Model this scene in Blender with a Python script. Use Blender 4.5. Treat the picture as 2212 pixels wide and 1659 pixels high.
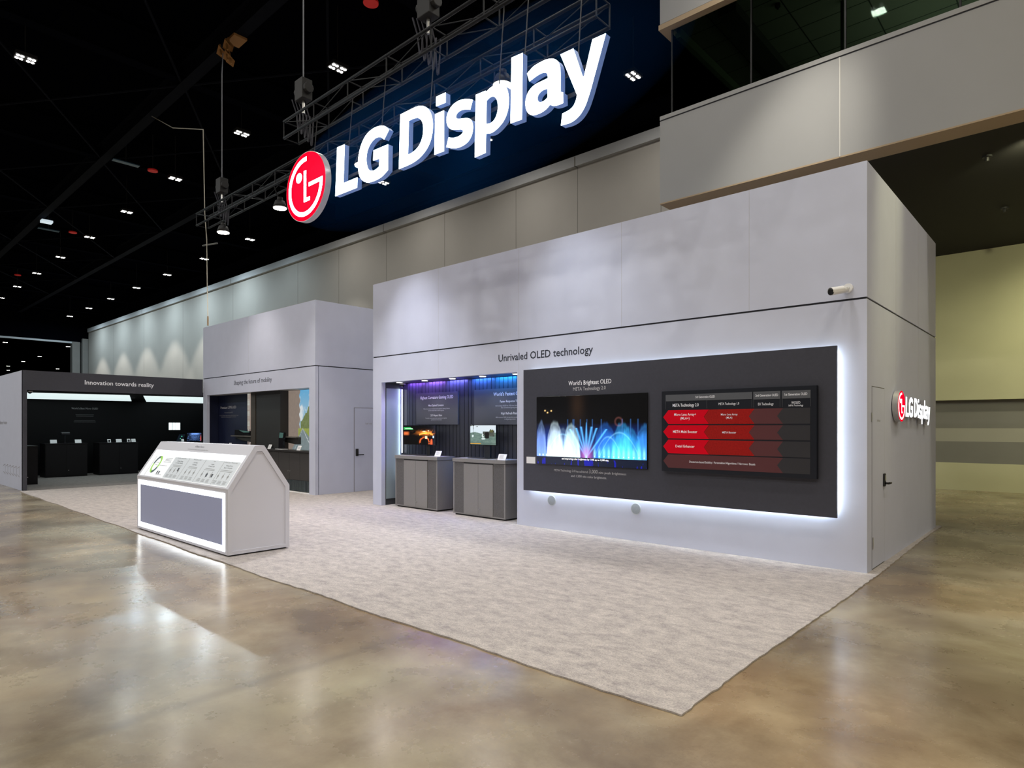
import bpy, bmesh, math, random
import numpy as np
from mathutils import Vector, Matrix
random.seed(7)
R = math.radians
for o in list(bpy.data.objects):
    bpy.data.objects.remove(o)
scn = bpy.context.scene
COL = scn.collection

# ------------------------------------------------------------------ camera
cam_d = bpy.data.cameras.new('camera')
cam_d.sensor_width = 36.0
cam_d.lens = 36.0 * 1368.0 / 2212.0
cam_d.shift_y = 90.5 / 2212.0
cam_d.clip_end = 500
cam = bpy.data.objects.new('camera', cam_d)
cam.location = (0, 0, 1.65)
cam.rotation_euler = (R(90), 0, math.asin(.6714))
COL.objects.link(cam)
scn.camera = cam

# ------------------------------------------------------------------ world, exposure
w = bpy.data.worlds.new('world')
scn.world = w
w.use_nodes = True
w.node_tree.nodes['Background'].inputs[0].default_value = (.35, .42, .6, 1)
w.node_tree.nodes['Background'].inputs[1].default_value = .012
vs = scn.view_settings
vs.view_transform = 'Standard'
vs.look = 'None'
vs.gamma = 1.0
vs.use_curve_mapping = False
vs.exposure = 0.0

# ------------------------------------------------------------------ large lights
HALL_W = 235.0          # one ceiling cluster
HALL_COL = (1.0, .96, .89)


def spot(name, loc, target, power, color, deg=60, blend=.6, size=.08, parent=None):
    d = bpy.data.lights.new(name, 'SPOT')
    d.energy = power
    d.color = color
    d.spot_size = R(deg)
    d.spot_blend = blend
    d.shadow_soft_size = size
    o = bpy.data.objects.new(name, d)
    COL.objects.link(o)
    o.rotation_euler = (Vector(target) - Vector(loc)).to_track_quat('-Z', 'Y').to_euler()
    if parent is not None:
        o.parent = parent
        o.location = Vector(loc) - WL[parent.name]
    else:
        o.location = loc
    return o


def area(name, loc, target, power, color, sx, sy=None, parent=None, spread=180):
    d = bpy.data.lights.new(name, 'AREA')
    d.energy = power
    d.color = color
    d.shape = 'RECTANGLE'
    d.size = sx
    d.size_y = sy or sx
    d.spread = R(spread)
    o = bpy.data.objects.new(name, d)
    COL.objects.link(o)
    o.rotation_euler = (Vector(target) - Vector(loc)).to_track_quat('-Z', 'Y').to_euler()
    if parent is not None:
        o.parent = parent
        o.location = Vector(loc) - WL[parent.name]
    else:
        o.location = loc
    return o


WL = {}                 # where each object's origin stands in the world

# ------------------------------------------------------------------ materials
MATS = {}


def mat(name, col, rough=.6, metal=0.0, spec=.5, noise=0.0, scale=20.0, emit=None, estr=0.0, coat=0.0, bump=0.0, bscale=300.0, sampling=None):
    if name in MATS:
        return MATS[name]
    m = bpy.data.materials.new(name)
    m.use_nodes = True
    nt = m.node_tree
    b = nt.nodes['Principled BSDF']
    b.inputs['Base Color'].default_value = (*col, 1)
    b.inputs['Roughness'].default_value = rough
    b.inputs['Metallic'].default_value = metal
    b.inputs['Specular IOR Level'].default_value = spec
    b.inputs['Coat Weight'].default_value = coat
    tc = None
    if noise > 0 or bump > 0:
        tc = nt.nodes.new('ShaderNodeTexCoord')
    if noise > 0:
        n = nt.nodes.new('ShaderNodeTexNoise')
        n.inputs['Scale'].default_value = scale
        n.inputs['Detail'].default_value = 5
        nt.links.new(tc.outputs['Object'], n.inputs['Vector'])
        r = nt.nodes.new('ShaderNodeValToRGB')
        r.color_ramp.elements[0].position = .3
        r.color_ramp.elements[1].position = .7
        r.color_ramp.elements[0].color = (*[c * (1 - noise) for c in col], 1)
        r.color_ramp.elements[1].color = (*[min(1, c * (1 + noise)) for c in col], 1)
        nt.links.new(n.outputs['Fac'], r.inputs['Fac'])
        nt.links.new(r.outputs['Color'], b.inputs['Base Color'])
    if bump > 0:
        n2 = nt.nodes.new('ShaderNodeTexNoise')
        n2.inputs['Scale'].default_value = bscale
        n2.inputs['Detail'].default_value = 3
        nt.links.new(tc.outputs['Object'], n2.inputs['Vector'])
        bp = nt.nodes.new('ShaderNodeBump')
        bp.inputs['Strength'].default_value = bump
        bp.inputs['Distance'].default_value = .004
        nt.links.new(n2.outputs['Fac'], bp.inputs['Height'])
        nt.links.new(bp.outputs['Normal'], b.inputs['Normal'])
    if emit:
        b.inputs['Emission Color'].default_value = (*emit, 1)
        b.inputs['Emission Strength'].default_value = estr
    if sampling:
        m.cycles.emission_sampling = sampling
    MATS[name] = m
    return m


def N(nt, typ, **kw):
    n = nt.nodes.new(typ)
    for k, v in kw.items():
        if hasattr(n, k):
            setattr(n, k, v)
        else:
            n.inputs[k].default_value = v
    return n


def concrete():
    m = bpy.data.materials.new('polished_concrete')
    m.use_nodes = True
    nt = m.node_tree
    L = nt.links.new
    b = nt.nodes['Principled BSDF']
    tc = N(nt, 'ShaderNodeTexCoord')
    mp = N(nt, 'ShaderNodeMapping')
    L(tc.outputs['Object'], mp.inputs['Vector'])

    def noise(sc, det=6, rough=.55, dist=0.0, src=None):
        n = N(nt, 'ShaderNodeTexNoise')
        n.inputs['Scale'].default_value = sc
        n.inputs['Detail'].default_value = det
        n.inputs['Roughness'].default_value = rough
        n.inputs['Distortion'].default_value = dist
        L((src or mp).outputs[0], n.inputs['Vector'])
        return n

    def ramp(src, *stops):
        r = N(nt, 'ShaderNodeValToRGB')
        els = r.color_ramp.elements
        els[0].position, els[0].color = stops[0][0], (*stops[0][1], 1)
        els[1].position, els[1].color = stops[-1][0], (*stops[-1][1], 1)
        for p, c in stops[1:-1]:
            e = els.new(p)
            e.color = (*c, 1)
        L(src, r.inputs['Fac'])
        return r

    def mix(f, a, bb, mode='MIX'):
        x = N(nt, 'ShaderNodeMix', data_type='RGBA', blend_type=mode)
        if isinstance(f, (int, float)):
            x.inputs[0].default_value = f
        else:
            L(f, x.inputs[0])
        for i, s in ((6, a), (7, bb)):
            if isinstance(s, tuple):
                x.inputs[i].default_value = (*s, 1)
            else:
                L(s, x.inputs[i])
        return x.outputs[2]

    n1 = noise(.95, 7, .58, .25)
    base = ramp(n1.outputs['Fac'], (.33, (.142, .102, .062)), (.45, (.212, .165, .106)), (.55, (.275, .224, .150)), (.67, (.355, .305, .215)))
    n2 = noise(.30, 4, .5, .5)
    tint = ramp(n2.outputs['Fac'], (.38, (.93, .97, .90)), (.5, (1, 1, 1)), (.62, (1.0, .86, .70)))
    c = mix(.8, base.outputs[0], tint.outputs[0], 'MULTIPLY')
    n3 = noise(2.6, 8, .62, 0)
    sp = ramp(n3.outputs['Fac'], (.28, (.72, .70, .68)), (.5, (1, 1, 1)), (.72, (1.16, 1.16, 1.16)))
    c = mix(.75, c, sp.outputs[0], 'MULTIPLY')
    n4 = noise(45, 4, .7)
    fine = ramp(n4.outputs['Fac'], (.3, (.9, .9, .9)), (.7, (1.06, 1.06, 1.06)))
    c = mix(.6, c, fine.outputs[0], 'MULTIPLY')
    # brownish bands on a wide grid, broken up by noise
    wob = noise(.9, 3, .5)
    sx = N(nt, 'ShaderNodeSeparateXYZ')
    L(mp.outputs[0], sx.inputs[0])

    def grid_band(coord, off, period, width):
        a = N(nt, 'ShaderNodeMath', operation='ADD')
        a.inputs[1].default_value = off
        L(coord, a.inputs[0])
        a2 = N(nt, 'ShaderNodeMath', operation='MULTIPLY_ADD')
        a2.inputs[1].default_value = .16
        L(wob.outputs['Fac'], a2.inputs[0])
        L(a.outputs[0], a2.inputs[2])
        md = N(nt, 'ShaderNodeMath', operation='PINGPONG')
        md.inputs[1].default_value = period / 2
        L(a2.outputs[0], md.inputs[0])
        mr = N(nt, 'ShaderNodeMapRange', interpolation_type='SMOOTHSTEP')
        mr.inputs['From Min'].default_value = 0
        mr.inputs['From Max'].default_value = width
        mr.inputs['To Min'].default_value = 1
        mr.inputs['To Max'].default_value = 0
        L(md.outputs[0], mr.inputs['Value'])
        return mr.outputs[0]
    jx = grid_band(sx.outputs['X'], 3.66 - .08, 6.1, .09)
    jy = grid_band(sx.outputs['Y'], -1.53 - .08, 6.1, .09)
    mx = N(nt, 'ShaderNodeMath', operation='MAXIMUM')
    L(jx, mx.inputs[0])
    L(jy, mx.inputs[1])
    brk = noise(.8, 3)
    mu = N(nt, 'ShaderNodeMath', operation='MULTIPLY')
    L(mx.outputs[0], mu.inputs[0])
    L(brk.outputs['Fac'], mu.inputs[1])
    c = mix(mu.outputs[0], c, (.13, .10, .065))
    # hairline cracks
    v = N(nt, 'ShaderNodeTexVoronoi', feature='DISTANCE_TO_EDGE')
    v.inputs['Scale'].default_value = .55
    wv = N(nt, 'ShaderNodeMix', data_type='RGBA')
    wv.inputs[0].default_value = .35
    L(mp.outputs[0], wv.inputs[6])
    nn = noise(2.0, 6, .7)
    L(nn.outputs['Color'], wv.inputs[7])
    L(wv.outputs[2], v.inputs['Vector'])
    mr = N(nt, 'ShaderNodeMapRange')
    mr.inputs['From Max'].default_value = .0022
    mr.inputs['To Min'].default_value = .22
    mr.inputs['To Max'].default_value = 0
    L(v.outputs['Distance'], mr.inputs['Value'])
    c = mix(mr.outputs[0], c, (.12, .09, .06))
    L(c, b.inputs['Base Color'])
    rr = ramp(noise(1.3, 7, .65).outputs['Fac'], (.3, (.20,) * 3), (.7, (.34,) * 3))
    L(rr.outputs[0], b.inputs['Roughness'])
    b.inputs['Specular IOR Level'].default_value = .5
    b.inputs['Coat Weight'].default_value = .25
    b.inputs['Coat Roughness'].default_value = .17
    bp = N(nt, 'ShaderNodeBump')
    bp.inputs['Strength'].default_value = .10
    bp.inputs['Distance'].default_value = .01
    L(noise(7, 5, .6).outputs['Fac'], bp.inputs['Height'])
    L(bp.outputs[0], b.inputs['Normal'])
    return m


def carpet_mat(name, k=1.0):
    m = bpy.data.materials.new(name)
    m.use_nodes = True
    nt = m.node_tree
    L = nt.links.new
    b = nt.nodes['Principled BSDF']
    tc = N(nt, 'ShaderNodeTexCoord')
    mp = N(nt, 'ShaderNodeMapping')
    mp.inputs['Scale'].default_value = (.75, 1.25, 1)
    L(tc.outputs['Object'], mp.inputs['Vector'])

    def noise(sc, det, rough):
        n = N(nt, 'ShaderNodeTexNoise')
        n.inputs['Scale'].default_value = sc
        n.inputs['Detail'].default_value = det
        n.inputs['Roughness'].default_value = rough
        L(mp.outputs[0], n.inputs['Vector'])
        return n.outputs['Fac']

    def ramp(src, stops):
        r = N(nt, 'ShaderNodeValToRGB')
        e = r.color_ramp.elements
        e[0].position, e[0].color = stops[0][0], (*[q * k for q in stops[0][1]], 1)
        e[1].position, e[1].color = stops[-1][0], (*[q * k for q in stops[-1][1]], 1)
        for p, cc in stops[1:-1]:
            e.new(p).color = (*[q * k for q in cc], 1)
        L(src, r.inputs['Fac'])
        return r.outputs[0]
    big = ramp(noise(7.5, 12, .78), [(.35, (.30, .272, .276)), (.5, (.43, .393, .382)), (.65, (.54, .495, .475))])
    fine = N(nt, 'ShaderNodeValToRGB')
    fine.color_ramp.elements[0].position = .33
    fine.color_ramp.elements[0].color = (.68, .68, .70, 1)
    fine.color_ramp.elements[1].position = .67
    fine.color_ramp.elements[1].color = (1.22, 1.2, 1.16, 1)
    L(noise(110, 3, .7), fine.inputs['Fac'])
    x = N(nt, 'ShaderNodeMix', data_type='RGBA', blend_type='MULTIPLY')
    x.inputs[0].default_value = 1
    L(big, x.inputs[6])
    L(fine.outputs[0], x.inputs[7])
    L(x.outputs[2], b.inputs['Base Color'])
    b.inputs['Roughness'].default_value = .95
    b.inputs['Specular IOR Level'].default_value = .1
    b.inputs['Sheen Weight'].default_value = .15
    bp = N(nt, 'ShaderNodeBump')
    bp.inputs['Strength'].default_value = .6
    bp.inputs['Distance'].default_value = .006
    L(noise(160, 4, .8), bp.inputs['Height'])
    L(bp.outputs[0], b.inputs['Normal'])
    return m


def glass_mat():
    m = bpy.data.materials.new('tinted_glass')
    m.use_nodes = True
    nt = m.node_tree
    nt.nodes.remove(nt.nodes['Principled BSDF'])
    out = nt.nodes['Material Output']
    t = N(nt, 'ShaderNodeBsdfTransparent')
    t.inputs[0].default_value = (.50, .58, .50, 1)
    g = N(nt, 'ShaderNodeBsdfGlossy')
    g.inputs['Roughness'].default_value = .02
    g.inputs['Color'].default_value = (.08, .10, .09, 1)
    f = N(nt, 'ShaderNodeFresnel')
    f.inputs['IOR'].default_value = 1.35
    x = N(nt, 'ShaderNodeMixShader')
    nt.links.new(f.outputs[0], x.inputs[0])
    nt.links.new(t.outputs[0], x.inputs[1])
    nt.links.new(g.outputs[0], x.inputs[2])
    nt.links.new(x.outputs[0], out.inputs[0])
    return m


def screen_mat(name, strength):
    m = bpy.data.materials.new(name)
    m.use_nodes = True
    nt = m.node_tree
    b = nt.nodes['Principled BSDF']
    b.inputs['Base Color'].default_value = (.004, .004, .005, 1)
    b.inputs['Roughness'].default_value = .25
    a = N(nt, 'ShaderNodeAttribute')
    a.attribute_name = 'picture'
    nt.links.new(a.outputs['Color'], b.inputs['Emission Color'])
    b.inputs['Emission Strength'].default_value = strength
    return m


M_FLOOR = concrete()
M_CARPET = carpet_mat('mottled_carpet')
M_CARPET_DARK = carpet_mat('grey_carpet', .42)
M_GLASS = glass_mat()
wall_white = mat('booth_white', (.57, .60, .74), .55, noise=.02, scale=3, bump=.12, bscale=220)
wall_warm = mat('booth_side_white', (.66, .66, .71), .55)
joint_grey = mat('joint_grey', (.48, .48, .53), .6)
seam_black = mat('seam_black', (.01, .011, .02), .5)
black_matt = mat('black_matt', (.012, .012, .014), .6)
black_gloss = mat('black_gloss', (.01, .01, .012), .2)
charcoal = mat('charcoal_panel', (.046, .047, .064), .42, noise=.06, scale=30)
room_dark = mat('dark_room_panel', (.0014, .0015, .0022), .5, spec=.15)
cab_grey = mat('cabinet_grey', (.235, .225, .225), .5, noise=.03, scale=40)
cab_mesh = mat('perforated_grey', (.105, .10, .102), .65, noise=.35, scale=160)
cab_dark = mat('cabinet_dark', (.042, .038, .038), .5, noise=.05, scale=40)
cab_black = mat('cabinet_black', (.005, .0045, .0058), .5, spec=.2)
slat_navy = mat('slat_navy', (.040, .044, .058), .38)
board_grey = mat('board_grey', (.085, .09, .105), .55)
metal_dark = mat('painted_truss', (.0035, .004, .006), .5, spec=.25)
metal_steel = mat('brushed_steel', (.55, .55, .56), .3, metal=1.0)
print_dark = mat('print_dark', (.02, .025, .045), .5)
print_white = mat('print_white', (.82, .82, .86), .5, emit=(.8, .8, .9), estr=.12)
print_grey = mat('print_grey', (.30, .30, .31), .5)
print_light = mat('print_light', (.55, .55, .58), .5)
paper = mat('paper_white', (.82, .82, .84), .5)
hall_grey = mat('hall_wall_grey', (.36, .34, .31), .8, noise=.03, scale=.6)
balc_grey = mat('balcony_grey', (.38, .385, .39), .75, noise=.03, scale=.8)
hall_cream = mat('hall_cream', (.50, .49, .33), .7, noise=.05, scale=.8)
hall_band = mat('hall_band', (.34, .33, .29), .7, noise=.05, scale=.8)
hall_slate = mat('hall_slate', (.19, .185, .175), .7, noise=.08, scale=.8)
tan_soffit = mat('tan_soffit', (.45, .34, .22), .8)
ceil_black = mat('ceiling_black', (.0016, .0018, .0035), .9, spec=0.0)
beam_black = mat('beam_black', (.0045, .0055, .010), .8, spec=.05)
led_white = mat('led_white', (1, 1, 1), .5, emit=(.90, .96, 1.0), estr=3.2)
led_soft = mat('led_soft', (1, 1, 1), .5, emit=(.84, .97, 1.0), estr=5.0)
lamp_face = mat('lamp_face', (1, 1, 1), .5, emit=(1, .93, .80), estr=40, sampling='NONE')
hall_lamp_face = mat('hall_lamp_face', (1, 1, 1), .5, emit=(1, .97, .92), estr=9, sampling='NONE')
sign_white = mat('sign_face_white', (1, 1, 1), .4, emit=(.80, .92, 1.0), estr=8.5)
sign_side = mat('sign_return_blue', (.15, .19, .29), .5, emit=(.08, .18, .52), estr=.45)
sign_red = mat('sign_red', (.45, .002, .008), .7, spec=0.0, emit=(1.0, .0, .022), estr=.95)
rim_silver = mat('rim_silver', (.52, .52, .55), .35, metal=.5)
red_disc = mat('red_paint', (.75, .03, .03), .6, emit=(1, .02, .02), estr=.05)


# ------------------------------------------------------------------ mesh helpers
class MB:
    def __init__(self):
        self.v = []
        self.f = []

    def add(self, vs, fs):
        n = len(self.v)
        self.v += [tuple(p) for p in vs]
        self.f += [tuple(i + n for i in f) for f in fs]
        return self

    def box(self, x0, x1, y0, y1, z0, z1):
        return self.add([(x0, y0, z0), (x1, y0, z0), (x1, y1, z0), (x0, y1, z0), (x0, y0, z1), (x1, y0, z1), (x1, y1, z1), (x0, y1, z1)],
                        [(0, 3, 2, 1), (4, 5, 6, 7), (0, 1, 5, 4), (1, 2, 6, 5), (2, 3, 7, 6), (3, 0, 4, 7)])

    def tube(self, a, b, r, n=8, r2=None, cap=True):
        a, b = Vector(a), Vector(b)
        d = (b - a)
        q = d.to_track_quat('Z', 'Y')
        r2 = r if r2 is None else r2
        vs = []
        for p, rr in ((a, r), (b, r2)):
            for i in range(n):
                t = 2 * math.pi * i / n
                vs.append(p + q @ Vector((rr * math.cos(t), rr * math.sin(t), 0)))
        fs = [(i, (i + 1) % n, n + (i + 1) % n, n + i) for i in range(n)]
        if cap:
            fs += [tuple(range(n - 1, -1, -1)), tuple(range(n, 2 * n))]
        return self.add(vs, fs)

    def path(self, pts, r, n=6):
        for a, b in zip(pts[:-1], pts[1:]):
            self.tube(a, b, r, n)
        return self

    def prism(self, pts, fn, d0, d1):
        """closed outline pts (u,v) swept from depth d0 to d1 with fn(u,v,d)->xyz"""
        n = len(pts)
        vs = [fn(u, v, d0) for u, v in pts] + [fn(u, v, d1) for u, v in pts]
        fs = [(i, (i + 1) % n, n + (i + 1) % n, n + i) for i in range(n)]
        fs += [tuple(range(n - 1, -1, -1)), tuple(range(n, 2 * n))]
        return self.add(vs, fs)

    def dome(self, c, r, n=14, m=5, down=True):
        vs = []
        s = -1 if down else 1
        for j in range(m):
            a = j / m * math.pi / 2
            for i in range(n):
                t = 2 * math.pi * i / n
                vs.append((c[0] + r * math.cos(a) * math.cos(t), c[1] + r * math.cos(a) * math.sin(t), c[2] + s * r * math.sin(a)))
        vs.append((c[0], c[1], c[2] + s * r))
        fs = []
        for j in range(m - 1):
            for i in range(n):
                k = (i + 1) % n
                fs.append((j * n + i, j * n + k, (j + 1) * n + k, (j + 1) * n + i))
        for i in range(n):
            fs.append(((m - 1) * n + i, (m - 1) * n + (i + 1) % n, m * n))
        fs.append(tuple(range(n)))
        return self.add(vs, fs)


def link(name, me, m, parent=None, origin=None, smooth=False, bevel=0):
    o = bpy.data.objects.new(name, me)
    COL.objects.link(o)
    if m:
        me.materials.append(m)
    WL[o.name] = Vector(origin)
    o.location = origin
    if parent is not None:
        o.parent = parent
        o.location = Vector(origin) - WL[parent.name]
    if smooth:
        for p in me.polygons:
            p.use_smooth = len(p.vertices) == 4
    if bevel:
        md = o.modifiers.new('bevel', 'BEVEL')
        md.width = bevel
        md.segments = 2
        md.limit_method = 'ANGLE'
    return o


def obj(name, mb, m, parent=None, origin=None, smooth=False, bevel=0):
    if origin is None:
        xs = [p[0] for p in mb.v]
        ys = [p[1] for p in mb.v]
        zs = [p[2] for p in mb.v]
        origin = ((min(xs) + max(xs)) / 2, (min(ys) + max(ys)) / 2, min(zs))
    me = bpy.data.meshes.new(name)
    me.from_pydata([(p[0] - origin[0], p[1] - origin[1], p[2] - origin[2]) for p in mb.v], [], mb.f)
    me.update()
    bm = bmesh.new()
    bm.from_mesh(me)
    bmesh.ops.recalc_face_normals(bm, faces=bm.faces)
    bm.to_mesh(me)
    bm.free()
    return link(name, me, m, parent, origin, smooth, bevel)


def thing(name, label, cat, loc, group=None):
    o = bpy.data.objects.new(name, None)
    o.empty_display_size = .1
    COL.objects.link(o)
    o.location = loc
    WL[o.name] = Vector(loc)
    return tag(o, label, cat, group)


def tag(o, label, cat, group=None, kind=None):
    o['label'] = label
    o['category'] = cat
    if group:
        o['group'] = group
    if kind:
        o['kind'] = kind
    return o


def struct(name, mb, m, label=None):
    o = obj(name, mb, m)
    o['kind'] = 'structure'
    return o


def dup(root, loc, label=None, group=None):
    r = root.copy()
    COL.objects.link(r)
    r.location = loc
    WL[r.name] = Vector(loc)
    if label:
        r['label'] = label
    if group:
        r['group'] = group
    for ch in list(root.children):
        c = ch.copy()
        COL.objects.link(c)
        c.parent = r
        WL[c.name] = Vector(loc) + ch.location
        for g in list(ch.children):
            d = g.copy()
            COL.objects.link(d)
            d.parent = c
    return r


def FY(Y):      # a surface facing the aisle (towards -Y): u runs along +X, v is height
    return lambda u, v, d=0: (u, Y - d, v)


def FX(X):      # a surface facing +X: u runs along +Y
    return lambda u, v, d=0: (X + d, u, v)


def slope(Y0, z0, dy, dz):      # sloped face: v runs up the slope
    l = math.hypot(dy, dz)
    return lambda u, v, d=0: (u, Y0 + dy / l * v - dz / l * d, z0 + dz / l * v + dy / l * d)


def text(name, s, fn, u, v, h, m, parent, width=None, align='C', bold=0.0, lift=.002, thick=.0015):
    """one line of lettering; h is the capital height, v the baseline"""
    c = bpy.data.curves.new(name, 'FONT')
    c.body = s
    c.size = 1
    c.offset = bold
    c.resolution_u = 2
    t = bpy.data.objects.new(name, c)
    COL.objects.link(t)
    dg = bpy.context.evaluated_depsgraph_get()
    dg.update()
    me = bpy.data.meshes.new_from_object(t.evaluated_get(dg))
    bpy.data.objects.remove(t)
    bpy.data.curves.remove(c)
    xs = [p.co.x for p in me.vertices]
    x0, x1 = min(xs), max(xs)
    sy = h / .73
    sxx = sy * .84 if width is None else width / (x1 - x0)
    tot = (x1 - x0) * sxx
    st = {'C': u - tot / 2, 'L': u, 'R': u - tot}[align]
    org = Vector(fn(u, v, lift))
    for p in me.vertices:
        q = Vector(fn(st + (p.co.x - x0) * sxx, v + p.co.y * sy, lift))
        p.co = q - org
    me.update()
    return link(name, me, m, parent, org)


def bars(mb, fn, u0, u1, v, h, gap, n, align='C', seed=1, lift=.002):
    """thin rules of unreadably small print"""
    rnd = random.Random(seed)
    for i in range(n):
        wd = (u1 - u0) * rnd.uniform(.7, 1)
        a = {'C': (u0 + u1 - wd) / 2, 'L': u0}[align]
        mb.prism([(a, v - i * gap), (a + wd, v - i * gap), (a + wd, v - i * gap + h), (a, v - i * gap + h)], fn, lift, lift + .001)


def picture(name, fn, u0, u1, v0, v1, nu, nv, colorfn, m, parent, lift=.0):
    U, V = np.meshgrid(np.linspace(0, 1, nu), np.linspace(0, 1, nv))
    rgb = np.clip(colorfn(U, V), 0, 4)
    org = Vector(fn((u0 + u1) / 2, v0, lift))
    vs = []
    for j in range(nv):
        for i in range(nu):
            q = Vector(fn(u0 + (u1 - u0) * i / (nu - 1), v0 + (v1 - v0) * j / (nv - 1), lift)) - org
            vs.append(tuple(q))
    fs = [(j * nu + i, j * nu + i + 1, (j + 1) * nu + i + 1, (j + 1) * nu + i) for j in range(nv - 1) for i in range(nu - 1)]
    me = bpy.data.meshes.new(name)
    me.from_pydata(vs, [], fs)
    at = me.attributes.new('picture', 'FLOAT_COLOR', 'POINT')
    dat = np.ones((nv * nu, 4), dtype=np.float32)
    dat[:, :3] = rgb.reshape(-1, 3)
    at.data.foreach_set('color', dat.ravel())
    me.update()
    return link(name, me, m, parent, org)


def catmull(pts, n=6):
    """pts: (u,v,smooth) closed outline -> dense list of (u,v)"""
    out = []
    N_ = len(pts)
    for i in range(N_):
        p1, p2 = pts[i], pts[(i + 1) % N_]
        if not p1[2] and not p2[2]:
            out.append(p1[:2])
            continue
        p0 = pts[i - 1] if p1[2] else p1
        p3 = pts[(i + 2) % N_] if p2[2] else p2
        for k in range(n):
            t = k / n
            q = []
            for a in (0, 1):
                m1 = (p2[a] - p0[a]) / 2 if p1[2] else (p2[a] - p1[a])
                m2 = (p3[a] - p1[a]) / 2 if p2[2] else (p2[a] - p1[a])
                t2, t3 = t * t, t * t * t
                q.append((2 * t3 - 3 * t2 + 1) * p1[a] + (t3 - 2 * t2 + t) * m1 + (-2 * t3 + 3 * t2) * p2[a] + (t3 - t2) * m2)
            out.append(tuple(q))
    return out


def outline_mesh(loops, fn, d0, d1, face_only=False):
    """fills outlines (first outer, others holes) using a 2D curve; returns MB"""
    cu = bpy.data.curves.new('tmp', 'CURVE')
    cu.dimensions = '2D'
    cu.fill_mode = 'BOTH'
    for lp in loops:
        sp = cu.splines.new('POLY')
        sp.points.add(len(lp) - 1)
        for p, (a, b) in zip(sp.points, lp):
            p.co = (a, b, 0, 1)
        sp.use_cyclic_u = True
    t = bpy.data.objects.new('tmp', cu)
    COL.objects.link(t)
    dg = bpy.context.evaluated_depsgraph_get()
    dg.update()
    me = bpy.data.meshes.new_from_object(t.evaluated_get(dg))
    vs = [(p.co.x, p.co.y) for p in me.vertices]
    fs = [tuple(p.vertices) for p in me.polygons]
    bpy.data.objects.remove(t)
    bpy.data.curves.remove(cu)
    bpy.data.meshes.remove(me)
    mb = MB()
    mb.add([fn(a, b, d1) for a, b in vs], fs)
    if not face_only:
        mb.add([fn(a, b, d0) for a, b in vs], [f[::-1] for f in fs])
        for lp in loops:
            n = len(lp)
            mb.add([fn(a, b, d0) for a, b in lp] + [fn(a, b, d1) for a, b in lp], [(i, (i + 1) % n, n + (i + 1) % n, n + i) for i in range(n)])
    return mb


# ================================================================== THE HALL
struct('floor', MB().box(-230, 22, -16, 48, -.2, 0), M_FLOOR)
deck = MB().box(-230, 22, -16, 48, 14.4, 14.5)
struct('ceiling', deck, ceil_black)

# long grey rear wall with a cap band along its top
YW = 19.9
struct('wall_back', MB().box(-79.5, 22, YW, YW + .4, 0, 12.03), hall_grey)
struct('trim_1', MB().box(-79.2, 22, YW - .18, YW, 11.66, 12.05), balc_grey)
jt = MB()
for x in (-62.5, -44.6, -26.8, -14.6):
    jt.box(x - .03, x + .03, YW - .185, YW - .01, 11.66, 12.04)
for x in (-71, -62.5, -53.6, -44.6, -35.7, -31.2, -26.8, -22.3, -17.8, -14.6, -11):
    jt.box(x - .012, x + .012, YW - .004, YW + .01, .0, 11.66)
struct('trim_2', jt, mat('joint_dark', (.20, .19, .17), .8))  # darker grey-brown strips for the wall joints
# lower right part of the rear wall, under the balcony: painted bands
struct('trim_3', MB().box(-6.2, 22, YW - .05, YW, 0, .70), hall_cream)
struct('trim_4', MB().box(-6.2, 22, YW - .05, YW, .70, 1.25), hall_slate)
struct('trim_5', MB().box(-6.2, 22, YW - .05, YW, 1.25, 1.59), hall_band)
struct('trim_6', MB().box(-6.2, 22, YW - .05, YW, 1.59, 2.31), hall_slate)
struct('trim_7', MB().box(-6.2, 22, YW - .22, YW, 2.31, 6.07), hall_cream)
# side and near walls, out of view, keep the hall closed
struct('wall_right', MB().box(22, 22.4, -16, 48, 0, 14.4), hall_grey)
struct('wall_front', MB().box(-230, 22, -16.4, -16, 0, 14.4), mat('far_dark_wall', (.05, .05, .055), .8))
# end wall with the large opening into the next hall
we = MB().box(-80.6, -80, -16, 48, 10.62, 14.4)
struct('wall_left', we, ceil_black)
struct('trim_8', MB().box(-80.05, -79.9, -16, 19.0, 10.44, 10.62), mat('lintel_pale', (.50, .54, .58), .5))
struct('trim_9', MB().box(-80.6, -79.8, 18.5, 19.2, 0, 10.6), hall_slate)
struct('trim_10', MB().box(-80.4, -79.6, 19.38, 19.9, 0, 11.0), hall_slate)
struct('wall_far', MB().box(-229.6, -229.2, -16, 48, 0, 14.4), mat('far_dark_wall', (.05, .05, .055), .8))
struct('wall_rear', MB().box(-230, -79.5, 47.6, 48, 0, 14.4), mat('far_dark_wall', (.05, .05, .055), .8))

# roof steel: purlins along the hall and deep girders across it, one object each
k = 0
for y in (-13.7, -8.2, -2.7, 2.8, 8.34, 13.85, 20.9):
    m = MB()
    m.box(-79, 22, y - .17, y + .17, 13.0, 13.03)
    m.box(-79, 22, y - .17, y + .17, 13.62, 13.65)
    m.box(-79, 22, y - .02, y + .02, 13.03, 13.62)
    o = obj('roof_beam', m, beam_black)
    o['kind'] = 'structure'
k = 0
for x in (-75.4, -66.6, -57.8, -49.0, -40.2, -31.4, -22.4, -13.6, -4.8, 4.0, 12.8):
    m = MB()
    m.box(x - .2, x + .2, -15.9, 19.8, 13.15, 13.19)
    m.box(x - .2, x + .2, -15.9, 19.8, 14.2, 14.25)
    m.box(x - .02, x + .02, -15.9, 19.8, 13.19, 14.2)
    o = obj('roof_girder', m, mat('girder_black', (.003, .0035, .006), .8, spec=0.0))
    o['kind'] = 'structure'
m = MB()
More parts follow.
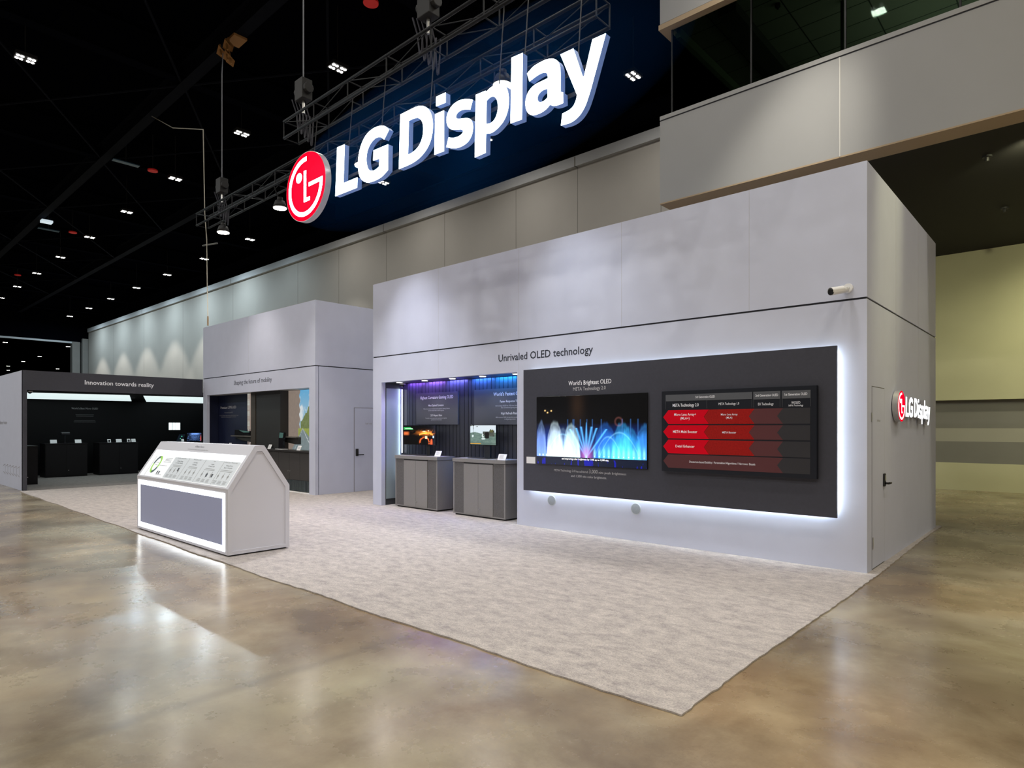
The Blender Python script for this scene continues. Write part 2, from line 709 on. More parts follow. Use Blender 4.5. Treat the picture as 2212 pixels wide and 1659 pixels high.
for x in (-57.8, -49.0, -40.2, -31.4, -22.4, -13.6):
    for y in (2.8, 8.34):
        m.tube((x, y, 13.05), (x - 8.8, y + 5.5, 13.05), .04, 5)
        m.tube((x, y + 5.5, 13.05), (x - 8.8, y, 13.05), .04, 5)
o = obj('cross_bracing', m, beam_black)
o['kind'] = 'structure'

# ---------------- balcony on the right
struct('wall_balcony', MB().box(-6.27, 22, 11.3, 11.75, 6.07, 7.69).box(-6.27, -5.8, 11.75, YW, 6.07, 7.69), balc_grey)
struct('trim_11', MB().box(-6.27, 22, 11.295, 11.6, 7.715, 7.79).box(-6.20, -6.0, 11.6, YW, 7.715, 7.79), balc_grey)
struct('trim_12', MB().box(-6.26, 22, 11.31, 11.7, 7.69, 7.715), seam_black)
struct('trim_13', MB().box(-6.27, 22, 11.3, 11.75, 6.045, 6.07).box(-6.27, -5.8, 11.75, YW, 6.045, 6.07), tan_soffit)
struct('ceiling_soffit', MB().box(-5.8, 22, 11.75, YW, 6.07, 6.16), mat('soffit_black', (.007, .006, .006), .8))
struct('trim_14', MB().box(-2.998, -2.978, 11.288, 11.30, 6.06, 7.69), mat('joint_pale', (.6, .6, .58), .6))
struct('wall_upper', MB().box(-6.27, 22, 11.3, 11.6, 9.62, 14.4).box(-6.27, -6.0, 11.6, YW, 9.62, 14.4), balc_grey)
struct('trim_15', MB().box(-6.29, 22, 11.28, 11.45, 9.50, 9.60).box(-6.29, -6.05, 11.45, YW, 9.50, 9.60), tan_soffit)
cl = MB().box(-6.05, 22, 11.45, YW, 9.60, 9.62)
tile = bpy.data.materials.new('ceiling_tiles')
tile.use_nodes = True
nt = tile.node_tree
br = N(nt, 'ShaderNodeTexBrick')
br.offset = 0
br.inputs['Scale'].default_value = 1
br.inputs['Brick Width'].default_value = 1.22
br.inputs['Row Height'].default_value = .61
br.inputs['Mortar Size'].default_value = .012
br.inputs['Color1'].default_value = (.26, .26, .22, 1)
br.inputs['Color2'].default_value = (.24, .245, .21, 1)
br.inputs['Mortar'].default_value = (.03, .03, .03, 1)
tc = N(nt, 'ShaderNodeTexCoord')
nt.links.new(tc.outputs['Object'], br.inputs['Vector'])
nt.links.new(br.outputs[0], nt.nodes['Principled BSDF'].inputs['Base Color'])
struct('ceiling_upper', cl, tile)
struct('trim_16', MB().box(-5.2, -4.85, 11.6, YW, 9.42, 9.60), mat('upper_beam', (.05, .05, .045), .8))
struct('trim_17', MB().box(-6.10, -5.98, 11.6, YW, 9.40, 9.58), mat('green_frame', (.20, .24, .16), .6))
xs_ = [-6.08, -4.5, -2.94, -1.38, .18, 1.74, 3.3, 4.86, 6.42, 7.98]
for i, (a, b) in enumerate(zip(xs_[:-1], xs_[1:])):
    struct('window_%d' % (i + 1), MB().box(a + .012, b - .012, 11.44, 11.46, 7.79, 9.51), M_GLASS)
struct('window_10', MB().box(-6.09, -6.07, 11.47, 15.5, 7.79, 9.42), M_GLASS)
struct('window_11', MB().box(-6.09, -6.07, 15.53, YW - .05, 7.79, 9.42), M_GLASS)
t_l = bpy.data.lights.new('upper_room_fill', 'AREA')  # added fill without fixture, lifts the dark ceiling behind the glass
t_l.energy = 60
t_l.size = 6
t_l.color = (.9, 1, .8)
o_l = bpy.data.objects.new('upper_room_fill', t_l)
COL.objects.link(o_l)
o_l.location = (0, 15, 7.9)
o_l.rotation_euler = (math.pi, 0, 0)
fm = MB()
for a in xs_:
    fm.box(a - .014, a + .014, 11.43, 11.47, 7.79, 9.51)
fm.box(-3.40, -3.35, 12.9, 12.95, 7.8, 9.6)
struct('trim_18', fm, black_matt)
# things under the upper-room ceiling and the soffit
for x, y, lab in ((-2.6, 12.9, 'round speaker grille in the ceiling behind the balcony glass, nearer the corner'), (-1.1, 13.4, 'round speaker grille in the ceiling behind the balcony glass, at the photo top')):
    tag(obj('ceiling_speaker', MB().tube((x, y, 9.585), (x, y, 9.60), .17, 20), mat('speaker_dim', (.18, .19, .17), .6)), lab, 'speaker', 'ceiling speakers behind the glass')
tag(obj('sprinkler_head', MB().tube((-4.3, 12.2, 9.54), (-4.3, 12.2, 9.60), .05, 10).tube((-4.3, 12.2, 9.50), (-4.3, 12.2, 9.54), .02, 8), black_matt), 'small dark sprinkler in the ceiling behind the balcony glass', 'sprinkler')
for x, y, lab in ((-1.197, 12.9, 'faint round sprinkler on the black soffit, upper of the two'), (-1.218, 16.2, 'faint round sprinkler on the black soffit, lower of the two')):
    tag(obj('sprinkler_head', MB().tube((x, y, 6.04), (x, y, 6.07), .07, 12).tube((x, y, 5.98), (x, y, 6.04), .03, 8), mat('sprinkler_grey', (.02, .02, .02), .6)), lab, 'sprinkler', 'sprinklers under the soffit')

# ---------------- clustered ceiling lamps
def lamp_cluster(loc):
    x, y, z = loc
    t = thing('ceiling_light', 'small cluster of eight round lamps glowing on the black hall ceiling', 'ceiling light', loc, 'clustered ceiling lights in even rows')
    obj('housing', MB().box(x - .2, x + .2, y - .26, y + .26, z + .015, z + .12).tube((x, y, z + .12), (x, y, 14.4), .015, 6), black_matt, t)
    for i in (-1, 1):
        for j in (-.19, -.085, .085, .19):
            obj('lamp', MB().tube((x + i * .095, y + j, z), (x + i * .095, y + j, z + .02), .046, 12), hall_lamp_face, t)
    return t


first = None
for y in (-8.6, -2.2, 4.22, 10.7, 17.1):
    for i in range(-11, 5):
        x = -4.0 + i * 6.42
        if y > 11 and x > -7:
            continue
        if y < 4 and x < -56:
            continue
        if y == 4.22 and abs(x + 29.7) < 1:
            pass
        if first is None:
            first = lamp_cluster((x, y, 12.5))
        else:
            dup(first, (x, y, 12.5))
        if x > -80:
            f_ = .28 if (y == 4.22 and -36 < x < -8) else .75 if (y == -2.2 and x < -8) else 1.0
            if x < -30:
                f_ = 1.0
            if y < 0 and -31 < x < -15:
                f_ = 1.0 if y > -5 else 1.2
            fa = {-8.6: 3.2, -2.2: 1.8}.get(y, 1.0)
            fs = {-8.6: .9, -2.2: .75}.get(y, 1.0)
            if y == 4.22 and -8 < x < 5:
                fs = 1.9
            hc = (1, .91, .72) if x > 2 else HALL_COL if x > -30 else (.72, .90, 1.0)
            area('hall_lamp_light', (x, y, 12.45), (x, y, 0), HALL_W * f_ * fa * (.42 if x > -40 else 1.5 if y > 12 else .25), hc, .3)
            spot('hall_lamp_beam', (x, y, 12.44), (x, y, 0), HALL_W * f_ * fs * (2.6 if x > -45 else 8.0 if y > 12 else .6), HALL_COL if x < 0 else (1, .92, .76), 76 if y > 12 else 84, .35 if y > 12 else 1, .15 if y > 12 else .6)
for p in ((-132.8, 23.8), (-145, 23.8), (-145.2, 31.3), (-104.2, 16.8), (-121.2, 23.8), (-133.1, 31.2), (-103.4, 23.5), (-156, 25.6), (-110.5, 16.8)):
    dup(first, (p[0], p[1], 12.5), 'tiny glint of ceiling lamps in the dark hall beyond the opening', 'ceiling lights in the hall beyond')

# round red discs, pale panels and a white floodlight hung on the roof steel
for (x, y, lab) in ((-13.99, 9.89, 'red round disc on the dark ceiling at the top edge of the photo'),
                    (-30.28, 9.99, 'red round disc on the dark ceiling left of the red emblem'),
                    (-43.37, 10.08, 'middle one of the three small red discs on the far ceiling'),
                    (-58.67, 10.19, 'smallest red disc on the far ceiling')):
    t = thing('alarm_disc', lab, 'ceiling disc', (x, y, 12.8), 'red discs on the ceiling')
    obj('disc', MB().tube((x, y, 12.8), (x, y, 12.86), .2, 20), red_disc, t)
    obj('stem', MB().tube((x, y, 12.86), (x, y, 14.4), .02, 6), black_matt, t)
for (x, y, lab) in ((-30.22, 8.93, 'nearer pale blue strip panel on the dark ceiling'), (-43.77, 9.01, 'farther pale blue strip panel on the dark ceiling')):
    t = thing('ceiling_panel', lab, 'panel', (x, y, 12.8), 'strip panels on the ceiling')
    obj('panel', MB().box(x - .13, x + .13, y - .5, y + .5, 12.8, 12.84), mat('panel_blue', (.05, .12, .20), .4), t)
    obj('stem', MB().tube((x, y, 12.84), (x, y, 14.4), .02, 6), black_matt, t)
t = thing('floodlight', 'white square floodlight hung on the dark ceiling at the far left', 'light', (-41.98, 8.5, 12.7))
obj('lamp_head', MB().box(-42.2, -41.76, 8.3, 8.8, 12.72, 12.84), mat('flood_lens', (.8, .85, .9), .4, emit=(.75, .9, 1), estr=.7), t)
obj('yoke', MB().box(-42.15, -41.8, 8.72, 8.82, 12.84, 13.0).tube((-42, 8.6, 13.0), (-42, 8.6, 14.4), .02, 6), beam_black, t)
# orange rigging wrap round the steel
t = thing('rigging_sling', 'brown orange sling wrapped round a roof beam above the hanging truss', 'sling', (-18.46, 7.93, 12.6))
a = MB()
for i in range(5):
    cx, cy, cz = -18.46 + .12 * math.sin(i * 2.1), 8.0 + .1 * math.cos(i * 1.7), 12.72 - .12 * i
    a.add([(cx - .12, cy, cz + .18), (cx + .10, cy - .08, cz + .12), (cx + .14, cy + .1, cz - .05), (cx - .02, cy + .12, cz - .16), (cx - .14, cy - .04, cz - .02)], [(0, 1, 2, 3, 4)])
    a.tube((cx, cy, cz + .2), (cx + .1, cy, cz - .15), .03, 5)
obj('strap', a, mat('sling_orange', (.35, .17, .05), .7), t)
obj('wrap', MB().box(-18.75, -18.2, 8.15, 8.54, 12.93, 12.998), mat('sling_orange', (.35, .17, .05), .7), t)

# ---------------- two box trusses with rigging
def box_truss(x0, x1, y0, y1, z0, z1, label, mtl):
    t = thing('box_truss', label, 'truss', ((x0 + x1) / 2, (y0 + y1) / 2, z0), 'box trusses over the booth')
    for (y, z) in ((y0, z0), (y1, z0), (y0, z1), (y1, z1)):
        obj('chord', MB().tube((x0, y, z), (x1, y, z), .024, 8), mtl, t, smooth=True)
    m = MB()
    n = int(round((x1 - x0) / 1.0))
    for i in range(n + 1):
        x = x0 + (x1 - x0) * i / n
        for a, b in (((y0, z0), (y1, z0)), ((y0, z1), (y1, z1)), ((y0, z0), (y0, z1)), ((y1, z0), (y1, z1))):
            m.tube((x, *a), (x, *b), .012, 5)
        if i < n:
            x2 = x0 + (x1 - x0) * (i + 1) / n
            s = i % 2
            for a, b in (((y0, z0), (y0, z1)), ((y1, z0), (y1, z1))):
                p, q = (a, b) if s else (b, a)
                m.tube((x, *p), (x2, *q), .008, 5)
    obj('lacing', m, mtl, t)
    return t


box_truss(-10.73, -1.6, 5.71, 6.0, 6.84, 7.14, 'black box truss directly above the large hanging sign', metal_dark)
box_truss(-17.07, -4.6, 6.67, 6.97, 6.84, 7.14, 'black box truss behind the hanging sign, carrying the bright lamps', metal_dark)


def hoist(x, y, label, top=None):
    t = thing('chain_hoist', label, 'hoist', (x, y, 7.2), 'chain hoists above the trusses')
    obj('motor', MB().box(x - .13, x + .13, y - .1, y + .1, 7.42, 7.78).tube((x - .18, y, 7.6), (x + .2, y, 7.6), .09, 12), black_matt, t, bevel=.01)
    obj('hook', MB().tube((x, y, 7.2), (x, y, 7.42), .025, 6), metal_steel, t)
    obj('chain', MB().path([(x, y, 7.78)] + (top or [(x, y, 14.4)]), .012, 6), mat('rope_grey', (.2, .21, .24), .7), t)
    m = MB()
    for i in range(5):
        pts = [(x - .25 + .06 * i, y - .08 + .03 * i, 7.5 - .02 * i)]
        for kk in range(1, 7):
            s = kk / 7
            pts.append((x - .25 + .06 * i + .16 * s, y + .03 * i, 7.5 - (.55 + .08 * i) * math.sin(s * math.pi)))
        m.path(pts, .013, 5)
    obj('cable_loop', m, mat('cable_navy', (.02, .02, .035), .5), t)


hoist(-10.3, 5.85, 'black chain motor with drooping cable loops over the left end of the sign truss')
hoist(-6.9, 5.85, 'black chain motor with cables above the middle of the hanging sign')
hoist(-15.9, 6.82, 'black chain motor over the left end of the rear lamp truss', [(-15.9, 6.82, 10.4), (-18.35, 7.9, 12.35)])
hoist(-4.2, 5.85, 'black chain motor over the right part of the sign truss')
t = thing('hanging_rope', 'thin pale rope hanging from the left end of the lamp truss', 'rope', (-16.93, 6.9, 4.26))
obj('strand', MB().path([(-25.4, 8.34, 13.02), (-21.0, 7.5, 10.9), (-17.1, 6.85, 9.4), (-17.05, 6.87, 7.2), (-17.0, 6.9, 6.5), (-16.97, 6.9, 5.3), (-16.93, 6.9, 4.5)], .012, 6), mat('rope_tan', (.42, .40, .34), .8), t)
obj('weight', MB().tube((-16.93, 6.9, 4.26), (-16.93, 6.9, 4.5), .022, 8), mat('rope_brown', (.2, .14, .08), .7), t)
obj('crossbar', MB().tube((-17.25, 6.9, 6.40), (-16.6, 7.0, 6.36), .022, 8), metal_steel, t)


def truss_lamp(x, y, z, targets, label, power=900, col=(.90, .94, 1), cone=92):
    t = thing('spotlight', label, 'spotlight', (x, y, z), 'bright lamps under the rear truss')
    obj('housing', MB().tube((x, y, z + .012), (x, y, z + .16), .15, 20, .10).tube((x, y, z + .16), (x, y, z + .24), .06, 10), black_matt, t, smooth=True)
    obj('lens', MB().tube((x, y, z), (x, y, z + .012), .135, 20), lamp_face, t)
    obj('clamp', MB().tube((x, y, z + .12), (x, 6.67, 6.83), .014, 6), metal_dark, t)
    for tg in targets:
        spot('truss_lamp_light', (x, y, z - .03), tg, power, col, cone, .8, .06, t)


truss_lamp(-15.73, 6.78, 6.40, [(-16.5, 6.2, 0)], 'bright round lamp at the left end of the rear truss', 380, (1, .92, .82))
truss_lamp(-12.97, 6.81, 6.37, [(-12.4, 5.6, 0)], 'bright round lamp just left of the red disc of the sign', 520, (1, .92, .82))
truss_lamp(-9.9, 6.81, 6.45, [(-9.3, 6.0, 0)], 'round lamp on the rear truss hidden behind the hanging letters', 950, (.95, .95, 1), 78)
truss_lamp(-6.33, 6.78, 6.62, [(-5.0, 6.2, .5)], 'bright round lamp glowing over the lower-case p of the sign', 520, cone=76)

# ================================================================== hanging sign
LETTERS = {
'L': [[(0.336, 0.799, 0), (0.54, 0.785, 0), (0.507, 0.197, 0), (0.88, 0.188, 0), (0.873, 0.036, 0), (0.283, 0.05, 0)]],
'G': [[(1.658, 0.661, 0), (1.545, 0.557, 0), (1.465, 0.613, 1), (1.352, 0.638, 1), (1.237, 0.607, 1), (1.145, 0.525, 1), (1.111, 0.416, 1), (1.123, 0.314, 1), (1.17, 0.227, 1), (1.262, 0.182, 1), (1.352, 0.182, 1), (1.428, 0.2, 0), (1.433, 0.312, 0), (1.283, 0.328, 0), (1.29, 0.473, 0), (1.64, 0.459, 0), (1.632, 0.092, 0), (1.481, 0.036, 1), (1.303, 0.025, 1), (1.137, 0.045, 1), (1.001, 0.118, 1), (0.923, 0.229, 1), (0.897, 0.377, 1), (0.923, 0.53, 1), (0.992, 0.66, 1), (1.12, 0.761, 1), (1.303, 0.797, 1), (1.481, 0.774, 1), (1.585, 0.727, 1)]],
'D': [[(1.92, 0.789, 0), (2.255, 0.782, 1), (2.384, 0.753, 1), (2.487, 0.692, 1), (2.561, 0.601, 1), (2.595, 0.508, 1), (2.606, 0.416, 1), (2.59, 0.303, 1), (2.539, 0.2, 1), (2.442, 0.117, 1), (2.302, 0.06, 1), (2.135, 0.038, 1), (1.888, 0.04, 0)], [(2.104, 0.643, 0), (2.219, 0.638, 1), (2.302, 0.619, 1), (2.372, 0.566, 1), (2.407, 0.495, 1), (2.413, 0.41, 1), (2.395, 0.326, 1), (2.337, 0.246, 1), (2.255, 0.202, 1), (2.171, 0.184, 1), (2.086, 0.18, 0)]],
'dot': [[(2.677, 0.774, 0), (2.859, 0.765, 0), (2.859, 0.635, 0), (2.673, 0.649, 0)]],
'i': [[(2.657, 0.551, 0), (2.827, 0.544, 0), (2.827, 0.016, 0), (2.64, 0.023, 0)]],
's': [[(3.362, 0.498, 0), (3.315, 0.392, 0), (3.23, 0.424, 1), (3.138, 0.437, 1), (3.076, 0.423, 1), (3.055, 0.387, 1), (3.081, 0.354, 1), (3.169, 0.327, 1), (3.26, 0.304, 1), (3.33, 0.259, 1), (3.362, 0.189, 1), (3.36, 0.114, 1), (3.325, 0.041, 1), (3.25, -0.006, 1), (3.138, -0.021, 1), (3.013, -0.002, 1), (2.875, 0.053, 0), (2.918, 0.166, 0), (3.003, 0.134, 1), (3.097, 0.122, 1), (3.164, 0.133, 1), (3.189, 0.16, 1), (3.159, 0.192, 1), (3.066, 0.219, 1), (2.971, 0.253, 1), (2.908, 0.309, 1), (2.881, 0.379, 1), (2.886, 0.45, 1), (2.929, 0.515, 1), (3.013, 0.561, 1), (3.128, 0.572, 1), (3.26, 0.543, 1)]],
'p': [[(3.418, 0.539, 0), (3.585, 0.53, 0), (3.595, 0.512, 0), (3.674, 0.537, 1), (3.762, 0.537, 1), (3.849, 0.515, 1), (3.922, 0.457, 1), (3.958, 0.364, 1), (3.968, 0.263, 1), (3.946, 0.155, 1), (3.886, 0.068, 1), (3.787, 0.01, 1), (3.687, -0.013, 1), (3.591, 0.005, 0), (3.585, -0.225, 0), (3.398, -0.229, 0)], [(3.6, 0.403, 0), (3.662, 0.423, 1), (3.725, 0.41, 1), (3.775, 0.356, 1), (3.793, 0.278, 1), (3.781, 0.192, 1), (3.731, 0.127, 1), (3.662, 0.109, 1), (3.594, 0.124, 0)]],
'l': [[(4.012, 0.765, 0), (4.185, 0.754, 0), (4.173, -0.009, 0), (3.997, 0.001, 0)]],
'a': [[(4.254, 0.489, 0), (4.344, 0.532, 1), (4.439, 0.543, 1), (4.541, 0.54, 1), (4.632, 0.513, 1), (4.695, 0.462, 1), (4.726, 0.394, 1), (4.735, 0.32, 1), (4.735, 0.109, 0), (4.771, 0.09, 0), (4.773, -0.025, 0), (4.704, -0.024, 1), (4.641, -0.012, 1), (4.587, 0.019, 0), (4.532, -0.012, 1), (4.448, -0.028, 1), (4.353, -0.02, 1), (4.286, 0.015, 1), (4.243, 0.077, 1), (4.228, 0.156, 1), (4.243, 0.225, 1), (4.286, 0.283, 1), (4.363, 0.317, 1), (4.457, 0.323, 1), (4.559, 0.323, 0), (4.555, 0.363, 1), (4.532, 0.395, 1), (4.476, 0.413, 1), (4.391, 0.409, 1), (4.288, 0.387, 0)], [(4.557, 0.209, 0), (4.557, 0.111, 0), (4.504, 0.09, 1), (4.448, 0.094, 1), (4.415, 0.121, 1), (4.408, 0.163, 1), (4.429, 0.196, 1), (4.485, 0.216, 1)]],
'y': [[(4.735, 0.518, 0), (4.91, 0.514, 0), (5.032, 0.171, 0), (5.053, 0.163, 0), (5.161, 0.511, 0), (5.327, 0.504, 0), (5.156, 0.041, 1), (5.107, -0.077, 1), (5.058, -0.169, 1), (4.982, -0.239, 1), (4.88, -0.271, 1), (4.744, -0.263, 0), (4.762, -0.139, 0), (4.845, -0.132, 1), (4.905, -0.11, 1), (4.944, -0.061, 1), (4.961, -0.005, 0)]],
}


def sign(root, fn, depth, u0, v0, sc, face_m, side_m):
    """fn(u,v,d): d runs outwards; letters placed at (u0+u*sc, v0+v*sc)"""
    def T(lp):
        return [(u0 + a * sc, v0 + b * sc) for a, b in catmull(lp)]
    for key, loops in LETTERS.items():
        lps = [T(l) for l in loops]
        nm = 'letter_dot' if key == 'dot' else 'letter'
        body = obj(nm, outline_mesh(lps, fn, 0, depth), side_m, root)
        obj('letter_face', outline_mesh(lps, fn, depth, depth + .004 * sc), face_m, body)
    # red disc
    cu, cv, ru, rv = -.586, .415, .622, .567

    def E_(a, b):
        return (u0 + (cu + ru * a) * sc, v0 + (cv + rv * b) * sc)
    circ = [E_(math.cos(t * math.pi / 36), math.sin(t * math.pi / 36)) for t in range(72)]
    disc = obj('logo_disc', outline_mesh([circ], fn, 0, depth * 1.25), rim_silver, root)
    circ2 = [E_(.985 * math.cos(t * math.pi / 36), .985 * math.sin(t * math.pi / 36)) for t in range(72)]
    obj('red_face', outline_mesh([circ2], fn, depth * 1.25, depth * 1.25 + .004 * sc), sign_red, disc)
    d0, d1 = depth * 1.25 + .004 * sc, depth * 1.25 + .008 * sc
    # white face mark: open ring with a bar, a nose stroke and an eye dot
    ring = []
    ts = [R(85 + i * (362 - 85) / 60) for i in range(61)]
    ring += [E_(.86 * math.cos(t), .86 * math.sin(t)) for t in ts]
    ring = ring[:-1] + [E_(.86, .065)]
    ring += [E_(.19, .065), E_(.19, -.045), E_(.735, -.045)]
    ring += [E_(.735 * math.cos(t), .735 * math.sin(t)) for t in reversed([q for q in ts if q < R(354)])]
    obj('logo_ring', outline_mesh([ring], fn, d0, d1), face_m, disc)
    nose = [E_(*p) for p in ((-.06, .465), (.055, .465), (.055, -.345), (.24, -.345), (.24, -.45), (-.06, -.45))]
    obj('logo_stroke', outline_mesh([nose], fn, d0, d1), face_m, disc)
    eye = [E_(-.31 + .145 * math.cos(t * math.pi / 12), .33 + .145 * math.sin(t * math.pi / 12)) for t in range(24)]
    obj('logo_dot', outline_mesh([eye], fn, d0, d1), face_m, disc)


YS = 5.5
t = thing('hanging_sign', 'large glowing white letters and red round emblem hanging from the truss', 'sign', (-6.3, YS, 5.2))
sign(t, FY(YS + .08), .08, -9.0, 5.2, 1.0, sign_white, sign_side)
for u in (-9.6, -8.55, -7.7, -6.6, -5.3, -4.9, -4.1):
    obj('suspension_wire', MB().tube((u, YS + .09, 5.53), (u, 5.71, 6.83), .008, 5), black_matt, t)
obj('mounting_rail', MB().box(-8.7, -3.85, YS + .081, YS + .10, 5.50, 5.54).box(-8.7, -3.85, YS + .081, YS + .10, 5.26, 5.30), black_matt, t)

# ================================================================== carpet
edge = []
nx = 240
rnd = random.Random(3)
X0, X1 = -19.85, -1.70
for i in range(nx + 1):
    x = X0 + (X1 - X0) * i / nx
    base = 3.30 + .018 * max(0, (-7 - x)) * .75
    edge.append((x, base + .012 * math.sin(x * 3.1) + rnd.uniform(-.007, .007)))
for i in range(1, 151):
    y = 3.30 + (12.44 - 3.30) * i / 150
    edge.append((-1.70 - .045 * max(0, (y - 6) / 6.4) + .03 * math.sin(y * .9 + 1) * min(1, (y - 3.3)) * .5 + rnd.uniform(-.007, .007), y))
edge += [(X0, 12.44)]
cm = outline_mesh([edge], lambda u, v, d=0: (u, v, d), 0.001, .012)
tag(obj('carpet', cm, M_CARPET, origin=(0, 0, 0)), 'mottled pale beige grey carpet laid over the concrete under the booth', 'carpet')
TC = .012

# ================================================================== main booth block (right)
YM = 7.86
bt = thing('exhibit_booth', 'tall white booth block at right with recessed gaming display niche', 'booth', (-6.4, 10, TC))
fw = MB()
ZS0, ZS1, ZT = 3.065, 3.088, 4.60
fw.box(-11.04, -10.75, YM, YM + .1, TC, ZS0)
fw.box(-7.005, -1.80, YM, YM + .1, TC, ZS0)
fw.box(-10.75, -7.005, YM, YM + .1, 2.545, ZS0)
obj('front_wall_panel', fw, wall_white, bt)
obj('upper_front_panel', MB().box(-11.04, -1.80, YM, YM + .1, ZS1, ZT), wall_white, bt)
obj('side_wall_panel', MB().box(-1.90, -1.80, YM + .1, 12.2, .002, ZS0), wall_white, bt)
obj('upper_side_panel', MB().box(-1.90, -1.80, YM + .1, 12.2, ZS1, ZT), wall_white, bt)
obj('left_wall_panel', MB().box(-11.04, -10.94, YM + .1, 12.2, TC, ZT), wall_white, bt)
obj('rear_wall_panel', MB().box(-10.94, -1.9, 12.1, 12.2, TC, ZT), wall_white, bt)
obj('seam_strip', MB().box(-11.03, -1.81, YM + .012, YM + .09, ZS0 - .002, ZS1 + .002).box(-1.89, -1.812, YM + .1, 12.19, ZS0 - .002, ZS1 + .002), seam_black, bt)
jm = MB()
for x in (-8.98, -6.97, -4.98, -3.12):
    jm.box(x - .002, x + .002, YM - .0012, YM, ZS1, ZT)
    if x < -5:
        jm.box(x - .002, x + .002, YM - .0012, YM, 2.56 if x > -10.7 and x < -7.0 else TC, ZS0)
for y in (9.3, 10.75):
    jm.box(-1.80, -1.7988, y - .002, y + .002, .01 if y > 11 else 2.2, ZT)
obj('panel_joint', jm, joint_grey, bt)
text('heading_text', 'Unrivaled OLED technology', FY(YM), -6.455, 2.745, .125, print_dark, bt, width=1.95, bold=.012)
# niche lining
obj('niche_ceiling', MB().box(-10.75, -7.0, YM + .02, 8.47, 2.55, 2.60), mat('niche_black', (.02, .02, .025), .35), bt)
obj('niche_left_lining', MB().box(-10.82, -10.75, YM + .1, 8.47, TC, 2.55), mat('lining_dark', (.05, .055, .06), .4), bt)
obj('niche_right_lining', MB().box(-7.005, -6.95, YM + .1, 8.47, TC, 2.55), slat_navy, bt)
obj('light_panel', MB().box(-10.75, -10.738, YM + .12, 8.37, .14, 2.43), mat('back_panel_teal', (.30, .37, .40), .4), bt)
obj('led_strip', MB().box(-10.74, -10.725, 8.372, 8.388, 1.08, 2.42), led_white, bt)
sl = MB().box(-10.75, -7.0, 8.45, 8.50, TC, 2.55)
obj('back_wall', sl, mat('slat_gap', (.006, .007, .012), .5), bt)
s2 = MB()
xs = [-10.75, -10.60, -10.545, -10.44, -10.33, -10.24, -10.13, -10.02, -9.92, -9.81, -9.71, -9.60, -9.49, -9.40, -9.29, -9.19, -9.09, -9.0, -8.87, -8.76, -8.67, -8.57, -8.46, -8.36, -8.26, -8.15, -8.05, -7.95, -7.84, -7.73, -7.62, -7.52, -7.42, -7.31, -7.21, -7.10, -7.01]
for a, b in zip(xs[:-1], xs[1:]):
    s2.box(a + .007, b - .007, 8.425, 8.45, 1.0, 2.54)
obj('slat_cladding', s2, slat_navy, bt)
# blue to violet wash lights behind the header
for x, c, p in ((-10.35, (.30, .12, 1), 5), (-9.75, (.34, .16, 1), 7), (-9.1, (.18, .18, 1), 8), (-8.4, (.05, .22, 1), 9), (-7.8, (.02, .30, 1), 10), (-7.25, (.02, .38, 1), 9)):
    area('niche_wash_light', (x, 8.36, 2.535), (x, 8.43, 2.2), p * .8, c, .5, .03)
area('niche_edge_light', (-10.70, 8.34, 1.5), (-10.74, 8.0, 1.5), 2.0, (.8, .95, 1), .03, 1.9)
for i, (x, lab) in enumerate(((-10.40, 'leftmost recessed downlight in the niche ceiling beside the dome camera'), (-9.60, 'second recessed downlight from the left in the niche ceiling'), (-8.80, 'middle recessed downlight in the niche ceiling'), (-8.00, 'second recessed downlight from the right in the niche ceiling'), (-7.20, 'rightmost recessed downlight at the right corner of the niche'))):
    t = thing('recessed_downlight', lab, 'downlight', (x, 8.05, 2.53), 'downlights in the niche ceiling')
    obj('trim_ring', MB().tube((x, 8.05, 2.535), (x, 8.05, 2.549), .07, 20), paper, t)
    obj('lens', MB().tube((x, 8.05, 2.53), (x, 8.05, 2.536), .055, 20), mat('downlight_face', (1, 1, 1), .5, emit=(1, 1, .97), estr=9, sampling='NONE'), t)
    spot('downlight_light', (x, 8.05, 2.52), (x, 8.12, 0), 8, (.9, .95, 1), 110, .5, .04, t)


def dome_camera(x, y, z, lab):
    t = thing('dome_camera', lab, 'security camera', (x, y, z - .09), 'small dome cameras under the booth headers')
    obj('base', MB().tube((x, y, z - .035), (x, y, z), .06, 18), mat('dome_base', (.5, .5, .5), .4), t)
    obj('dome', MB().dome((x, y, z - .035), .048), black_gloss, t, smooth=True)


dome_camera(-10.62, 8.3, 2.549, 'small dome camera in the upper left corner of the gaming niche')

# info boards in the niche
def board(name, label, x0, x1, z0, z1, Y, lines, m=None):
    t = thing(name, label, 'info board', ((x0 + x1) / 2, Y, z0), 'dark info boards')
    obj('panel', MB().box(x0, x1, Y - .02, Y, z0, z1), m or board_grey, t, bevel=.002)
    for (nm, s, u, v, h, wd, b) in lines:
        text(nm, s, FY(Y - .02), u, v, h, print_white if b else print_light, t, width=wd, bold=b)
    return t


